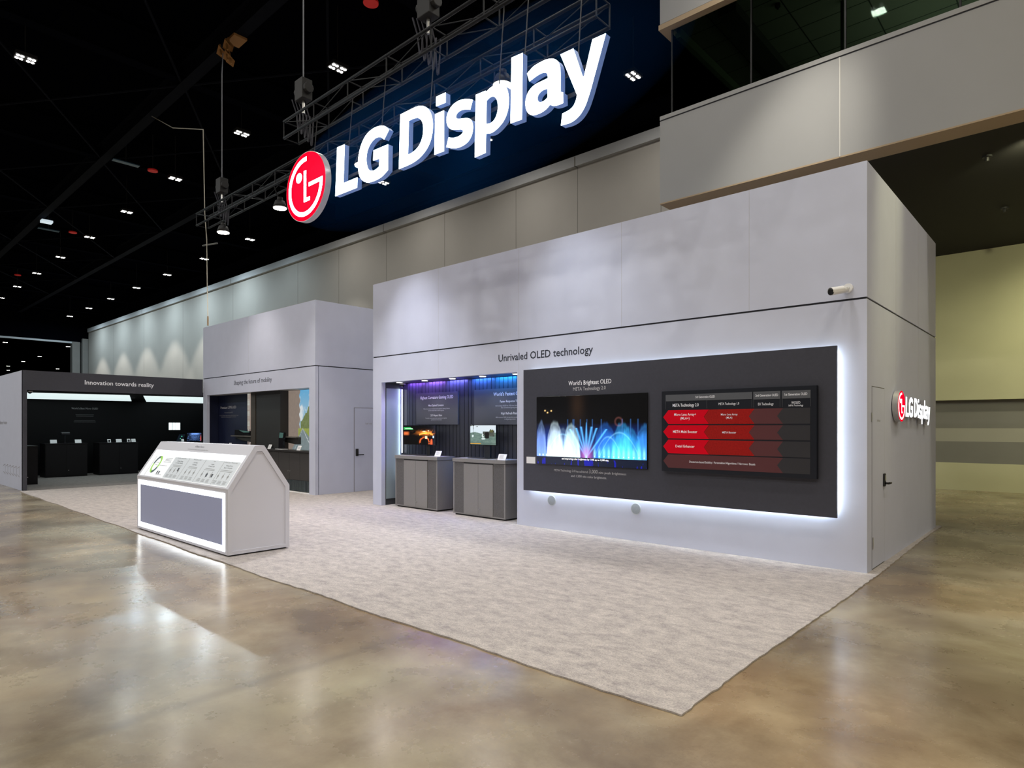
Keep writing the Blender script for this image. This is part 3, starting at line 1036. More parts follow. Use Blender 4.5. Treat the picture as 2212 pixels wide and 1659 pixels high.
YBd = 8.425
sc = YBd / 9.0
board('info_board', 'dark board headed Highest Curvature Gaming OLED behind the curved monitor', -10.30, -9.03, 1.675, 2.32, YBd - .003,
      [('title_text', 'Highest Curvature Gaming OLED', -9.66, 2.195, .063, 1.0, .012),
       ('subtitle_text', 'Most Optimal Curvature', -9.67, 2.045, .042, .46, .003),
       ('body_text', 'Offers the utmost immersion to the gamers\' viewing distance', -9.66, 1.985, .026, .80, 0),
       ('body_text', 'and the widest field of view in games', -9.67, 1.950, .026, .48, 0),
       ('subtitle_text', '21:9 Aspect Ratio', -9.66, 1.845, .042, .35, .003),
       ('body_text', 'Provides a more panoramic experience in games', -9.67, 1.795, .026, .64, 0),
       ('body_text', 'and fits more in the screen', -9.66, 1.762, .026, .32, 0)])
board('info_board', 'dark board headed World\'s Fastest Gaming OLED behind the flat monitor', -8.58, -7.015, 1.672, 2.33, YBd - .003,
      [('title_text', 'World\'s Fastest Gaming OLED', -7.555, 2.20, .066, 1.03, .012),
       ('subtitle_text', 'Faster Response Time', -7.66, 2.075, .044, .49, .003),
       ('body_text', 'Self-emitting OLED has 100 times faster response time', -7.64, 2.005, .026, .76, 0),
       ('body_text', 'than conventional gaming monitors', -7.65, 1.970, .026, .46, 0),
       ('subtitle_text', 'High Refresh Rate', -7.68, 1.858, .044, .40, .003),
       ('body_text', '480Hz ensures OLED the best fluid smooth motion clarity', -7.66, 1.795, .026, .71, 0),
       ('body_text', 'to all gaming screens', -7.66, 1.762, .026, .27, 0)])

# display cabinets
def display_cabinet(x0, x1, label):
    y0, y1, zt = 7.98, 8.42, 1.057
    t = thing('display_cabinet', label, 'cabinet', ((x0 + x1) / 2, (y0 + y1) / 2, TC), 'grey cabinets in the gaming niche')
    w_ = x1 - x0
    obj('plinth', MB().box(x0 + .03, x1 - .03, y0 + .03, y1 - .01, TC, .04), black_matt, t)
    obj('carcass', MB().box(x0, x1, y0 + .012, y1, .04, .985).box(x0, x0 + .03, y0, y0 + .012, .04, .985).box(x1 - .03, x1, y0, y0 + .012, .04, .985).box(x0 + .03, x1 - .03, y0, y0 + .012, .04, .06), cab_grey, t)
    obj('worktop', MB().box(x0 - .012, x1 + .012, y0 - .012, y1, .99, zt), cab_grey, t, bevel=.003)
    a, b, c = x0 + .215 * w_, x0 + .50 * w_, x0 + .775 * w_
    obj('vent_panel', MB().box(x0 + .03, a - .006, y0 + .004, y0 + .012, .06, .98), cab_mesh, t)
    obj('vent_panel', MB().box(c + .012, x1 - .03, y0 + .004, y0 + .012, .06, .98), cab_mesh, t)
    d1 = obj('door', MB().box(a, b - .002, y0 - .004, y0 + .012, .06, .965), cab_grey, t, bevel=.002)
    d2 = obj('door', MB().box(b + .002, c, y0 - .004, y0 + .012, .06, .965), cab_grey, t, bevel=.002)
    obj('knob', MB().tube((b + .035, y0 - .018, .16), (b + .035, y0 - .004, .16), .010, 10), metal_steel, d2)
    obj('shadow_gap', MB().box(a, c, y0 + .001, y0 + .011, .968, .988), black_matt, t)


display_cabinet(-10.44, -9.15, 'grey two-door cabinet under the curved racing monitor, left of the pair')
display_cabinet(-8.70, -7.385, 'grey two-door cabinet under the flat monitor, right of the pair')
ZC = 1.057


def P(*a):
    return np.stack(a, -1)


def blob(U, V, cx, cy, rx, ry, p=2.0):
    return np.exp(-(np.abs((U - cx) / rx) ** p + np.abs((V - cy) / ry) ** p))


def vnoise(U, V, sc, seed=0):
    r = np.random.RandomState(seed)
    out = np.zeros_like(U)
    amp = 1.0
    for o_ in range(3):
        n = int(sc * 2 ** o_) + 2
        g = r.rand(n + 1, n + 1)
        x, y = np.clip(U, 0, .9999) * (n - 1), np.clip(V, 0, .9999) * (n - 1)
        i, j = x.astype(int), y.astype(int)
        fx, fy = x - i, y - j
        fx, fy = fx * fx * (3 - 2 * fx), fy * fy * (3 - 2 * fy)
        out += amp * ((g[j, i] * (1 - fx) + g[j, i + 1] * fx) * (1 - fy) + (g[j + 1, i] * (1 - fx) + g[j + 1, i + 1] * fx) * fy)
        amp *= .5
    return out / 1.75


def racing(U, V):
    n = vnoise(U, V, 16, 2)
    c = np.zeros(U.shape + (3,))
    dash = blob(U, V, .66, .62, .22, .10) * (n > .42) * 1.2
    hood = np.exp(-((V - (.60 - 1.5 * (U - .66) ** 2)) / .035) ** 2) * (np.abs(U - .66) < .24)
    c += P(dash * 1.5, dash * .42, dash * .06) + P(hood * 1.6, hood * .62, hood * .08)
    hot = blob(U, V, .60, .70, .02, .02) + blob(U, V, .73, .73, .02, .02) + blob(U, V, .55, .70, .015, .02)
    c += P(hot * 2, hot * 1.8, hot * 1.2)
    sc_ = ((np.abs(U - .65) < .04) & (np.abs(V - .37) < .075)) * 1.0
    c = c * (1 - sc_[..., None]) + P(sc_ * .75, sc_ * .85, sc_ * .6)
    bl = ((np.abs(U - .92) < .03) & (np.abs(V - .40) < .06)) * 1.0
    c += P(bl * .8, bl * 1.0, bl * 1.3)
    wh = np.exp(-((np.hypot((U - .60) * 1.8, V - .10) - .28) / .035) ** 2) * (V > .0) * (n > .35)
    c += P(wh * 1.2, wh * .2, wh * .05)
    lf = blob(U, V, .06, .58, .07, .09, 4)
    c += P(lf * .9, lf * .2, lf * .05)
    gr = ((V > .78) & (V < .93) & (U < .26 - (V - .78) * .6)) * 1.0
    c += P(gr * .05, gr * .55, gr * .12)
    tx = ((np.abs(V - .84) < .015) & (U > .04) & (U < .24)) * 1.0
    c += P(tx, tx, tx) * .9
    st = ((np.abs(U - .85) < .03 + (.3 - V) * .1) & (V < .3)) * blob(U, V, .83, .12, .05, .2)
    c += P(st * 1.6, st * .2, st * .05)
    return c


def vehicle(U, V):
    n = vnoise(U, V, 12, 5)
    sky = (V > .60 + .04 * np.sin(U * 9))
    c = np.where(sky[..., None], P(.70 + .1 * V, .88 + 0 * V, .95 + 0 * V), P(.10 + .12 * n, .17 + .15 * n, .15 + .12 * n))
    truck = ((np.abs(U - .72) < .22) & (np.abs(V - .58) < .10 + .05 * (U > .75)))
    c = np.where(truck[..., None], P(.03 + .1 * n, .04 + .1 * n, .035 + .08 * n), c)
    palm = (blob(U, V, .84, .72, .07, .09) > .35) & (n > .4)
    c = np.where(palm[..., None], P(.12 + 0 * U, .12 + 0 * U, .04 + 0 * U), c)
    dark = blob(U, V, .66, .48, .085, .17, 4) > .4
    c = np.where(dark[..., None], P(.012 + 0 * U, .01 + 0 * U, .01 + 0 * U), c)
    white = (blob(U, V, .50, .45, .05, .12) > .5) & (n > .45) | (blob(U, V, .52, .30, .10, .04) > .5) | (blob(U, V, .10, .44, .05, .08) > .55)
    c = np.where(white[..., None], P(.8 + 0 * U, .9 + 0 * U, .9 + 0 * U), c)
    pole = (np.abs(U - .145 + .02 * V) < .008) & (V > .55)
    c = np.where(pole[..., None], P(.02 + 0 * U, .03 + 0 * U, .03 + 0 * U), c)
    frond = (V > .92) & (U < .32) & (n > .5)
    c = np.where(frond[..., None], P(.03 + 0 * U, .04 + 0 * U, .02 + 0 * U), c)
    ob = (V < .06) & (V > .02) & (U < .42)
    c = np.where(ob[..., None], P(1.0 + 0 * U, .45 + 0 * U, .02 + 0 * U), c)
    bot = (V < .09) & (V >= .06)
    c = np.where(bot[..., None], c * .4, c)
    return c


# curved monitor
t = thing('curved_monitor', 'wide curved monitor showing an orange racing game', 'monitor', (-9.83, 8.2, ZC))
x0, x1, z0, z1, yc = -10.42, -9.42, 1.27, 1.66, 8.17
cx = (x0 + x1) / 2


def curved(u, v, d=0):
    q = (u - cx) / (x1 - cx)
    return (u, yc + .07 * (1 - q * q) - d, v)


cs = MB()
for i in range(16):
    a, b = x0 + (x1 - x0) * i / 16, x0 + (x1 - x0) * (i + 1) / 16
    pa, pb = curved(a, 0), curved(b, 0)
    cs.add([(a, pa[1], z0), (b, pb[1], z0), (b, pb[1] + .03, z0), (a, pa[1] + .03, z0), (a, pa[1], z1), (b, pb[1], z1), (b, pb[1] + .03, z1), (a, pa[1] + .03, z1)],
           [(0, 3, 2, 1), (4, 5, 6, 7), (0, 1, 5, 4), (2, 3, 7, 6)] + ([(3, 0, 4, 7)] if i == 0 else []) + ([(1, 2, 6, 5)] if i == 15 else []))
obj('shell', cs, black_gloss, t)
picture('screen', curved, x0 + .008, x1 - .008, z0 + .012, z1 - .008, 150, 60, racing, screen_mat('racing_picture', 1.0), t, lift=.002)
obj('stand_neck', MB().box(-9.80, -9.70, 8.27, 8.31, ZC + .012, 1.42), black_matt, t, bevel=.004)
obj('stand_base', MB().add([(-10.45, 8.12, ZC), (-9.60, 8.10, ZC), (-9.60, 8.36, ZC), (-10.2, 8.36, ZC), (-10.45, 8.12, ZC + .012), (-9.60, 8.10, ZC + .012), (-9.60, 8.36, ZC + .012), (-10.2, 8.36, ZC + .012)],
    [(0, 3, 2, 1), (4, 5, 6, 7), (0, 1, 5, 4), (1, 2, 6, 5), (2, 3, 7, 6), (3, 0, 4, 7)]), black_matt, t)
# flat monitor
t = thing('flat_monitor', 'flat monitor showing a pale desert vehicle scene', 'monitor', (-8.13, 8.2, ZC))
obj('shell', MB().box(-8.47, -7.80, 8.19, 8.225, 1.295, 1.668), black_gloss, t, bevel=.003)
picture('screen', FY(8.19), -8.462, -7.808, 1.31, 1.66, 100, 56, vehicle, screen_mat('vehicle_picture', .95), t, lift=.002)
obj('stand_neck', MB().box(-8.14, -8.0, 8.235, 8.27, ZC + .012, 1.45), mat('stand_navy', (.02, .025, .035), .4), t, bevel=.004)
obj('stand_base', MB().box(-8.42, -7.90, 8.08, 8.30, ZC, ZC + .012), black_matt, t)


def placard(x, y, z, w_, label, facing='Y', h=.11, group='white desk placards', printed=True):
    t = thing('placard', label, 'placard', (x, y, z), group)
    if facing == 'Y':
        fn = slope(y - .03, z + .003, .05, h)
        c0 = x
    else:
        def fn(u, v, d=0, X=x):
            l = math.hypot(.05, h)
            return (X + .03 - .05 / l * v + h / l * d, u, z + .003 + h / l * v + .05 / l * d)
        c0 = y
    m = MB().prism([(c0 - w_ / 2, 0), (c0 + w_ / 2, 0), (c0 + w_ / 2, h), (c0 - w_ / 2, h)], fn, -.006, 0)
    obj('plate', m, paper, t)
    if facing == 'Y':
        obj('foot', MB().box(x - w_ / 2, x + w_ / 2, y - .03, y + .04, z, z + .004), paper, t)
    else:
        obj('foot', MB().box(x - .04, x + .03, y - w_ / 2, y + w_ / 2, z, z + .004), paper, t)
    if printed:
        b = MB()
        bars(b, fn, c0 - w_ * .32, c0 + w_ * .32, h * .72, h * .05, h * .15, 4, 'L', seed=int(abs(x * 100)), lift=.0006)
        obj('print', b, print_grey, t)
    return t


placard(-9.37, 8.20, ZC, .17, 'small white placard beside the curved monitor stand')
placard(-7.50, 8.03, ZC, .19, 'small white placard at the right end of the right grey cabinet')

# ================================================================== feature panel with television and chart
YPf = 7.78
t = thing('feature_panel', 'large charcoal wall panel with glowing edges holding the fountain television', 'wall panel', (-4.45, YPf, .605))
obj('panel', MB().box(-6.795, -2.088, YPf, YPf + .03, .605, 2.56), charcoal, t)
obj('mount', MB().box(-6.70, -2.16, YPf + .03, YM, .68, 2.49), mat('mount_white', (.7, .7, .74), .5), t)
led_edge = mat('led_edge', (1, 1, 1), .5, emit=(.86, .97, 1.0), estr=30)
obj('edge_light', MB().box(-2.16, -2.145, YPf + .035, YM - .02, .66, 2.51), led_edge, t)
obj('edge_light', MB().box(-6.70, -2.16, YPf + .035, YM - .02, .665, .68), led_edge, t)
obj('edge_light', MB().box(-6.70, -2.16, YPf + .035, YM - .02, 2.49, 2.505), mat('led_edge_dim', (1, 1, 1), .5, emit=(.86, .97, 1.0), estr=7.0), t)
F = FY(YPf)
text('title_text', 'World\'s Brightest OLED', F, -5.49, 2.270, .068, print_white, t, width=.775, bold=.008)
text('subtitle_text', 'META Technology 2.0', F, -5.495, 2.185, .055, print_light, t, width=.59)
text('caption_text', 'META Technology 2.0 has achieved', F, -6.158, .945, .036, print_light, t, width=.64, align='L')
text('caption_text', '3,000', F, -5.495, .945, .055, print_light, t, width=.155, align='L')
text('caption_text', 'nits peak brightness', F, -5.32, .945, .036, print_light, t, width=.47, align='L')
text('caption_text', 'and 1,500 nits color brightness.', F, -5.505, .872, .036, print_light, t, width=.65)
tag(obj('label_card', MB().box(-6.725, -6.54, YPf - .006, YPf - .001, 1.045, 1.15), paper), 'small pale grey info card left of the fountain television', 'card')


def fountain(U, V):
    c = np.zeros(U.shape + (3,))
    st = vnoise(U * 1.0, V * .08, 60, 3)
    n = vnoise(U, V, 14, 4)
    base = .115
    for cx_, w_, h_, col, k_ in ((.045, .055, .50, (.35, .55, 1.0), .8), (.185, .085, .50, (.75, .95, 1.0), 1.25), (.345, .085, .46, (.65, .95, 1.0), 1.35), (.26, .10, .40, (.5, .8, 1), .5),
                                 (.655, .10, .48, (.03, .25, 1.0), .75), (.80, .095, .46, (.05, .50, 1.0), 1.0), (.86, .10, .40, (.05, .55, 1.0), .7), (.985, .08, .45, (.06, .40, 1.0), .9), (.73, .14, .30, (.05, .40, 1.0), .7)):
        q = 1 - ((U - cx_) / w_) ** 2
        top = base + h_ * np.sign(q) * np.sqrt(np.abs(q))
        top = top + .05 * (st - .5) + .03 * (n - .5)
        inside = np.clip((top - V) / .13, 0, 1) ** .8 * (V > base) * (q > 0)
        rim = np.exp(-((top - V) / .025) ** 2) * (q > 0) * (V > base) * .25
        f = (inside * (.55 + .6 * (1 - (V - base) / h_)) + rim) * (.7 + .5 * st) * k_
        c += P(f * col[0], f * col[1], f * col[2])
    glow = 1.3 * np.clip(1 - (V - base) / .50, 0, 1) ** 1.3 * (V > base) * (.4 + .6 * n) * (.25 + .75 * np.clip(abs(U - .5) * 4, 0, 1))
    c += P(glow * .02, glow * .12, glow * .9)
    # middle fan of jets
    for dx, cv in ((0, .0), (-.05, -.35), (.05, .35), (-.10, -.7), (.10, .7), (-.17, -1.0), (.20, 1.0)):
        xx = .485 + dx * (V - base) / .45 + cv * .0
        hgt = .50 if dx == 0 else .46 - abs(cv) * .05
        wd = .018 * np.clip(1.1 - (V - base) / hgt, .1, 1) if dx == 0 else .008
        j = np.exp(-((U - xx) / wd) ** 2) * (V > base) * (V < base + hgt)
        c += P(j * .12, j * .55, j * 1.2)
    for a_, b_, cc in ((.60, .95, .36), (.56, .80, .30), (.10, .42, .33)):
        cx_ = (a_ + b_) / 2
        cv = base + cc * (1 - ((U - cx_) / ((b_ - a_) / 2)) ** 2)
        j = np.exp(-((V - cv) / .012) ** 2) * (V > base) * .35
        c += P(j * .3, j * .8, j)
    pk = np.clip(blob(U, V, .485, .16, .045, .11) * 1.3, 0, 1) * (V > base)
    c = c * (1 - .7 * pk[..., None]) + P(pk * .55, pk * .12, pk * .45)
    for x in np.concatenate([np.arange(.31, .50, .06), np.array([.36, .54, .62, .80, .87, .93])]):
        j = np.exp(-((U - x) / .004) ** 2) * (V > .40) * (V < .66) * .3
        c += P(j * .1, j * .35, j)
    for x in np.linspace(.56, .98, 11):
        j = blob(U, V, x, .18, .01, .07)
        c += P(j * .3, j * .8, j * .9)
        j = blob(U, V, x, .14, .004, .006)
        c += P(j, j, j) * 1.5
    for x in np.linspace(.03, .42, 12):
        j = blob(U, V, x, .135, .006, .012)
        c += P(j, j, j) * 1.2
    wl = (V < base)
    c = np.where(wl[..., None], P(.005 + 0 * U, .01 + 0 * U, .03 + .4 * (st > .62) * (V < .09)) * (1.0), c)
    for x, y in ((.085, .795), (.148, .79), (.11, .765)):
        j = blob(U, V, x, y, .006, .009)
        c += P(j * 2, j * 1.3, j * .5)
    j = np.exp(-((np.hypot((U - .77) * 1.85, V - .625) - .055) / .012) ** 2)
    c += P(j * .10, j * .035, j * .03)
    tw = blob(U, V, .40, .85, .06, .25) * .02
    c += P(tw * 1.2, tw * .6, tw * .3)
    return np.clip(c, 0, 1.6)


t = thing('television', 'large flat television showing blue lit fountains at night', 'television', (-5.5, YPf - .03, 1.045))
obj('shell', MB().box(-6.50, -4.50, YPf - .022, YPf - .001, 1.045, 2.112), black_gloss, t, bevel=.003)
picture('screen', FY(YPf - .022), -6.492, -4.508, 1.053, 2.106, 340, 180, fountain, screen_mat('fountain_picture', 1.0), t, lift=.0015)
text('subtitle_caption', 'and improving color brightness by 114% up to 1,500 nits.', FY(YPf - .022), -5.56, 1.135, .028, mat('caption_glow', (1, 1, 1), .5, emit=(1, 1, 1), estr=1.0), t, width=.86, bold=.01, lift=.003)

# technology chart
YCh = 7.72
t = thing('technology_chart', 'black framed board with red arrow rows comparing display generations', 'chart board', (-3.27, YCh, 1.04))
Fc = FY(YCh)
cblack = mat('chart_black', (.004, .006, .013), .4)
obj('frame', MB().box(-4.256, -2.285, YCh, YPf - .001, 1.04, 2.115), cblack, t)
RED1 = mat('chart_red', (.55, .001, .012), .5, spec=.1, emit=(.6, .0, .012), estr=.12)
RED2 = mat('chart_deep_red', (.32, .012, .010), .5, spec=.1, noise=.15, scale=60)
MAR = mat('chart_maroon', (.090, .020, .024), .5)
GRY = mat('chart_grey', (.022, .021, .026), .5)
HED = mat('chart_header', (.085, .09, .105), .5)


def poly(name, pts, m, parent, d0=.0005, d1=.003, fn=Fc):
    return obj(name, MB().prism(pts, fn, d0, d1), m, parent)


def rect(a, b, c, d):
    return [(a, c), (b, c), (b, d), (a, d)]


poly('header_cell', rect(-4.197, -3.026, 1.98, 2.066), HED, t)
poly('header_cell', rect(-3.012, -2.690, 1.972, 2.066), HED, t)
poly('header_cell', rect(-2.671, -2.350, 1.972, 2.066), HED, t)
lw = MB()
for x in (-4.195, -3.612, -3.030, -3.008, -2.694, -2.668, -2.352):
    lw.prism(rect(x, x + .003, 1.875, 1.98), Fc, .0005, .003)
obj('divider_line', lw, HED, t)
rows = ((1.675, 1.860), (1.483, 1.658), (1.283, 1.466))
for z0, z1 in rows:
    zm = (z0 + z1) / 2
    poly('dark_cell', [(-2.659, z0), (-2.354, z0), (-2.354, z1), (-2.659, z1), (-2.728, zm)], GRY, t, .0005, .0015)
    poly('maroon_arrow', [(-3.0, z0), (-2.659, z0), (-2.728, zm), (-2.659, z1), (-3.0, z1), (-3.068, zm)], MAR, t, .0005, .002)
    poly('deep_red_arrow', [(-3.579, z0), (-2.998, z0), (-3.068, zm), (-2.998, z1), (-3.579, z1), (-3.648, zm)], RED2, t, .0005, .003)
    poly('red_arrow', [(-4.157, z0), (-3.583, z0), (-3.652, zm), (-3.583, z1), (-4.157, z1), (-4.232, zm)], RED1, t, .0005, .004)
z0, z1 = 1.090, 1.270
zm = (z0 + z1) / 2
poly('maroon_arrow', [(-4.157, z0), (-2.659, z0), (-2.728, zm), (-2.659, z1), (-4.157, z1), (-4.232, zm)], MAR, t, .0005, .002)
poly('dark_cell', [(-2.659, z0), (-2.354, z0), (-2.354, z1), (-2.659, z1), (-2.728, zm)], GRY, t, .0005, .0015)
for s, u, v, h, wd, b in (('3rd Generation OLED', -3.635, 2.012, .030, .265, .006), ('2nd Generation OLED', -2.850, 2.006, .030, .27, .006), ('1st Generation OLED', -2.512, 2.008, .030, .255, .006),
                          ('META Technology 2.0', -3.908, 1.905, .042, .37, .008), ('META Technology 1.0', -3.32, 1.915, .030, .265, 0), ('EX Technology', -2.860, 1.900, .032, .185, 0), ('WOLED', -2.512, 1.908, .032, .10, 0), ('Self-lit Technology', -2.512, 1.880, .022, .165, 0),
                          ('Micro Lens Array+', -3.915, 1.785, .034, .31, .006), ('(MLA+)', -3.915, 1.735, .034, .13, .006), ('META Multi Booster', -3.915, 1.557, .036, .345, .006), ('Detail Enhancer', -3.915, 1.365, .036, .27, .006),
                          ('Micro Lens Array', -3.315, 1.782, .026, .215, .004), ('(MLA)', -3.315, 1.742, .026, .08, .004), ('META Booster', -3.315, 1.556, .026, .18, .004),
                          ('Deuterium-based Stability / Personalized Algorithms / Narrower Bezels', -3.42, 1.168, .028, .865, 0)):
    text('chart_text', s, Fc, u, v, h, print_white, t, width=wd, bold=b, lift=.0045)

# wall speakers below the panel
for x, z, lab in ((-6.27, .469, 'round grey wall speaker below the left end of the charcoal panel'), (-4.74, .471, 'round grey wall speaker below the middle of the charcoal panel')):
    t = thing('wall_speaker', lab, 'speaker', (x, YM, z - .075), 'round speakers in the booth wall')
    obj('bezel', MB().tube((x, YM - .008, z), (x, YM - .0005, z), .082, 32), mat('speaker_bezel', (.55, .58, .62), .4), t)
    obj('grille', MB().tube((x, YM - .011, z), (x, YM - .008, z), .073, 32), mat('speaker_grille', (.30, .33, .37), .6, noise=.2, scale=300), t)

# bullet security camera
t = thing('bullet_camera', 'white bullet security camera near the top right corner of the booth wall', 'security camera', (-1.99, YM, 3.15))
obj('mounting_plate', MB().tube((-1.99, YM - .03, 3.205), (-1.99, YM - .0005, 3.205), .05, 20, .055), paper, t, smooth=True)
obj('arm', MB().tube((-1.99, YM - .02, 3.205), (-1.985, YM - .10, 3.185), .022, 10).tube((-1.985, YM - .10, 3.185), (-1.985, YM - .13, 3.175), .03, 10), paper, t, smooth=True)
bd = Vector((-.10, -.20, -.045))
p0 = Vector((-1.985, YM - .10, 3.175))
obj('camera_body', MB().tube(p0, p0 + bd, .036, 18), paper, t, smooth=True)
obj('sun_hood', MB().tube(p0 + bd * .25 + Vector((0, 0, .012)), p0 + bd * 1.06 + Vector((0, 0, .012)), .038, 18, cap=False), paper, t, smooth=True)
obj('lens', MB().tube(p0 + bd, p0 + bd * 1.07, .034, 18), black_gloss, t, smooth=True)

# side wall: flush door, handle, small sign, lit emblem and letters
t = thing('flush_door', 'flush white staff door on the right side of the tall booth', 'door', (-1.80, 8.36, .012))
obj('leaf', MB().box(-1.7995, -1.797, 8.075, 8.66, .025, 2.095), wall_white, t)
obj('door_gap', MB().box(-1.7998, -1.7985, 8.066, 8.075, .02, 2.10).box(-1.7998, -1.7985, 8.66, 8.669, .02, 2.10).box(-1.7998, -1.7978, 8.066, 8.669, 2.095, 2.104).box(-1.7998, -1.797, 8.08, 8.66, .013, .025), mat('gap_dark', (.10, .10, .10), .6), t)
obj('hinge', MB().box(-1.797, -1.788, 8.07, 8.095, .25, .38), metal_steel, t)
hd = obj('handle', MB().box(-1.797, -1.777, 8.585, 8.655, .925, 1.08), black_matt, t, bevel=.008)
obj('lever', MB().tube((-1.777, 8.61, .965), (-1.74, 8.61, .965), .013, 10).tube((-1.742, 8.60, .965), (-1.742, 8.74, .962), .013, 10), black_gloss, hd, smooth=True)
obj('latch_plate', MB().box(-1.777, -1.774, 8.60, 8.64, .995, 1.06), metal_steel, hd)
text('door_text', 'Staff only', FX(-1.797), 8.375, 1.70, .032, print_grey, t, width=.16)
tag(obj('wall_plate', MB().box(-1.7985, -1.792, 8.03, 8.06, 1.70, 1.80), metal_steel), 'narrow steel plate on the side wall beside the staff door', 'plate')

t = thing('wall_sign', 'small lit red emblem and white letters mounted on the booth side wall', 'sign', (-1.79, 10.1, 1.6))
sign(t, FX(-1.79), .05, 9.455, 1.755, .348, mat('small_sign_white', (1, 1, 1), .4, emit=(.88, .95, 1.0), estr=2.2), rim_silver)
obj('mounting_rail', MB().box(-1.7995, -1.79, 9.2, 11.2, 1.80, 1.93), mat('rail_white', (.6, .6, .62), .5), t)

# ================================================================== middle booth block
mbk = thing('exhibit_booth', 'white booth block in the middle with the road picture recess', 'booth', (-16.7, 10, TC))
YB_ = 7.96
fw = MB()
fw.box(-19.87, -19.60, YB_, YB_ + .08, TC, ZS0)
fw.box(-13.75, -13.48, YB_, YB_ + .08, TC, ZS0)
fw.box(-19.60, -13.75, YB_, YB_ + .08, 2.57, ZS0)
obj('front_wall_panel', fw, wall_white, mbk)
obj('upper_front_panel', MB().box(-19.87, -13.48, YB_, YB_ + .1, ZS1, 4.63), wall_white, mbk)
obj('side_wall_panel', MB().box(-13.58, -13.48, YB_ + .1, 12.2, TC, ZS0), wall_white, mbk)
obj('upper_side_panel', MB().box(-13.58, -13.48, YB_ + .1, 12.2, ZS1, 4.63), wall_white, mbk)
obj('left_wall_panel', MB().box(-19.87, -19.77, YB_ + .1, 12.2, TC, 4.63), wall_white, mbk)
obj('rear_wall_panel', MB().box(-19.77, -13.58, 12.1, 12.2, TC, 4.63), wall_white, mbk)
obj('seam_strip', MB().box(-19.86, -13.49, YB_ + .012, YB_ + .09, ZS0 - .002, ZS1 + .002).box(-13.57, -13.492, YB_ + .1, 12.19, ZS0 - .002, ZS1 + .002), seam_black, mbk)
obj('panel_joint', MB().box(-16.9, -16.896, YB_ - .0012, YB_, ZS1, 4.63), joint_grey, mbk)
text('heading_text', 'Shaping the future of mobility', FY(YB_), -16.68, 2.80, .125, print_dark, mbk, width=2.19, bold=.004)
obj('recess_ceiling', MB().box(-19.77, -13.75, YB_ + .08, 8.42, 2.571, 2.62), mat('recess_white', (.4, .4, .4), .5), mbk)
obj('recess_lining', MB().box(-13.75, -13.70, YB_ + .08, 8.42, TC, 2.57), wall_white, mbk)
obj('back_wall', MB().box(-19.77, -13.70, 8.40, 8.45, TC, 2.57), charcoal, mbk)
obj('threshold', MB().box(-19.6, -13.75, YB_, 8.06, TC, .025), paper, mbk)
YR = 8.35
obj('recess_lining', MB().box(-19.77, -19.75, 8.045, 8.35, TC, 2.57), mat('navy_board', (.008, .013, .045), .45), mbk)
t = thing('info_board', 'navy board headed Premium LTPS LCD in the left of the middle booth', 'info board', (-18.7, YR, 1.0))
obj('panel', MB().box(-19.75, -17.79, YR, YR + .03, 1.0, 2.57), mat('navy_board', (.008, .013, .045), .45), t)
text('title_text', 'Premium LTPS LCD', FY(YR), -19.03, 2.17, .075, print_light, t, width=1.05, bold=.008)
text('subtitle_text', 'Premium In-car PC', FY(YR), -19.0, 2.03, .04, print_grey, t, width=.55)
text('body_text', 'LTPS LCD with ultra high resolution offers both sharp images', FY(YR), -19.0, 1.95, .03, print_grey, t, width=1.3)
text('body_text', 'and wide viewing angles for drivers', FY(YR), -19.0, 1.905, .03, print_grey, t, width=1.0)


def road(U, V):
    U = U * 1.5
    n = vnoise(U, V, 8, 11)
    n2 = vnoise(U, V, 26, 12)
    hz = .38
    sky = P(.16 + .5 * V * 0 + .5 * (1 - V), .50 + .25 * (1 - V), .72 + .1 * V)
    cl_ = np.clip((n - .50) * 6, 0, 1)[..., None]
    c = sky * (1 - cl_) + P(.85 + 0 * U, .92 + 0 * U, .95 + 0 * U) * cl_
    tree_top = hz + .10 + .30 * np.clip((U - .70) * 3.3, 0, 1) * (.55 + .5 * vnoise(U, V * 0, 18, 6))
    tr = (V < tree_top) & (U > .66)
    c = np.where(tr[..., None], P(.16 + .10 * n2, .20 + .12 * n2, .06 + .08 * n2), c)
    lt = (U < .62 + .02 * np.sin(V * 40))
    c = np.where(lt[..., None], P(.30 + .05 * n2, .24 + .04 * n2, .20 + .03 * n2), c)
    g = (V < hz - .02)
    grass = P(.28 + .2 * n2, .33 + .22 * n2, .07 + .06 * n2)
    c = np.where((g & (U > .56))[..., None], grass, c)
    d = (hz - .02 - V)
    rd = (V < hz - .02) & (U > .73 - d * 1.2) & (U < .74 + d * 1.8)
    c = np.where(rd[..., None], P(.22 + .06 * n2, .28 + .06 * n2, .29 + .06 * n2), c)
    ln = rd & (np.abs(U - (.735 + d * 1.05)) < .006 + d * .02)
    c = np.where(ln[..., None], P(.8 + 0 * U, .85 + 0 * U, .85 + 0 * U), c)
    ln = rd & (np.abs(U - (.735 - d * .9)) < .004)
    c = np.where(ln[..., None], P(.8 + 0 * U, .85 + 0 * U, .85 + 0 * U), c)
    return c * .85


def city(U, V):
    n2 = vnoise(U, V, 20, 22)
    win = ((np.sin(V * 260) > 0) & (U < .33))
    c = np.where(win[..., None], P(.55 + 0 * U, .58 + 0 * U, .52 + 0 * U), P(.34 + .06 * n2, .26 + .05 * n2, .22 + .04 * n2))
    sk = (U > .88)
    c = np.where(sk[..., None], P(.25 + 0 * U, .55 + 0 * U, .75 + 0 * U), c)
    lo = (V < .34)
    c = np.where(lo[..., None], P(.20 + .35 * (n2 > .6), .15 + .35 * (n2 > .6), .13 + .35 * (n2 > .6)), c)
    return c


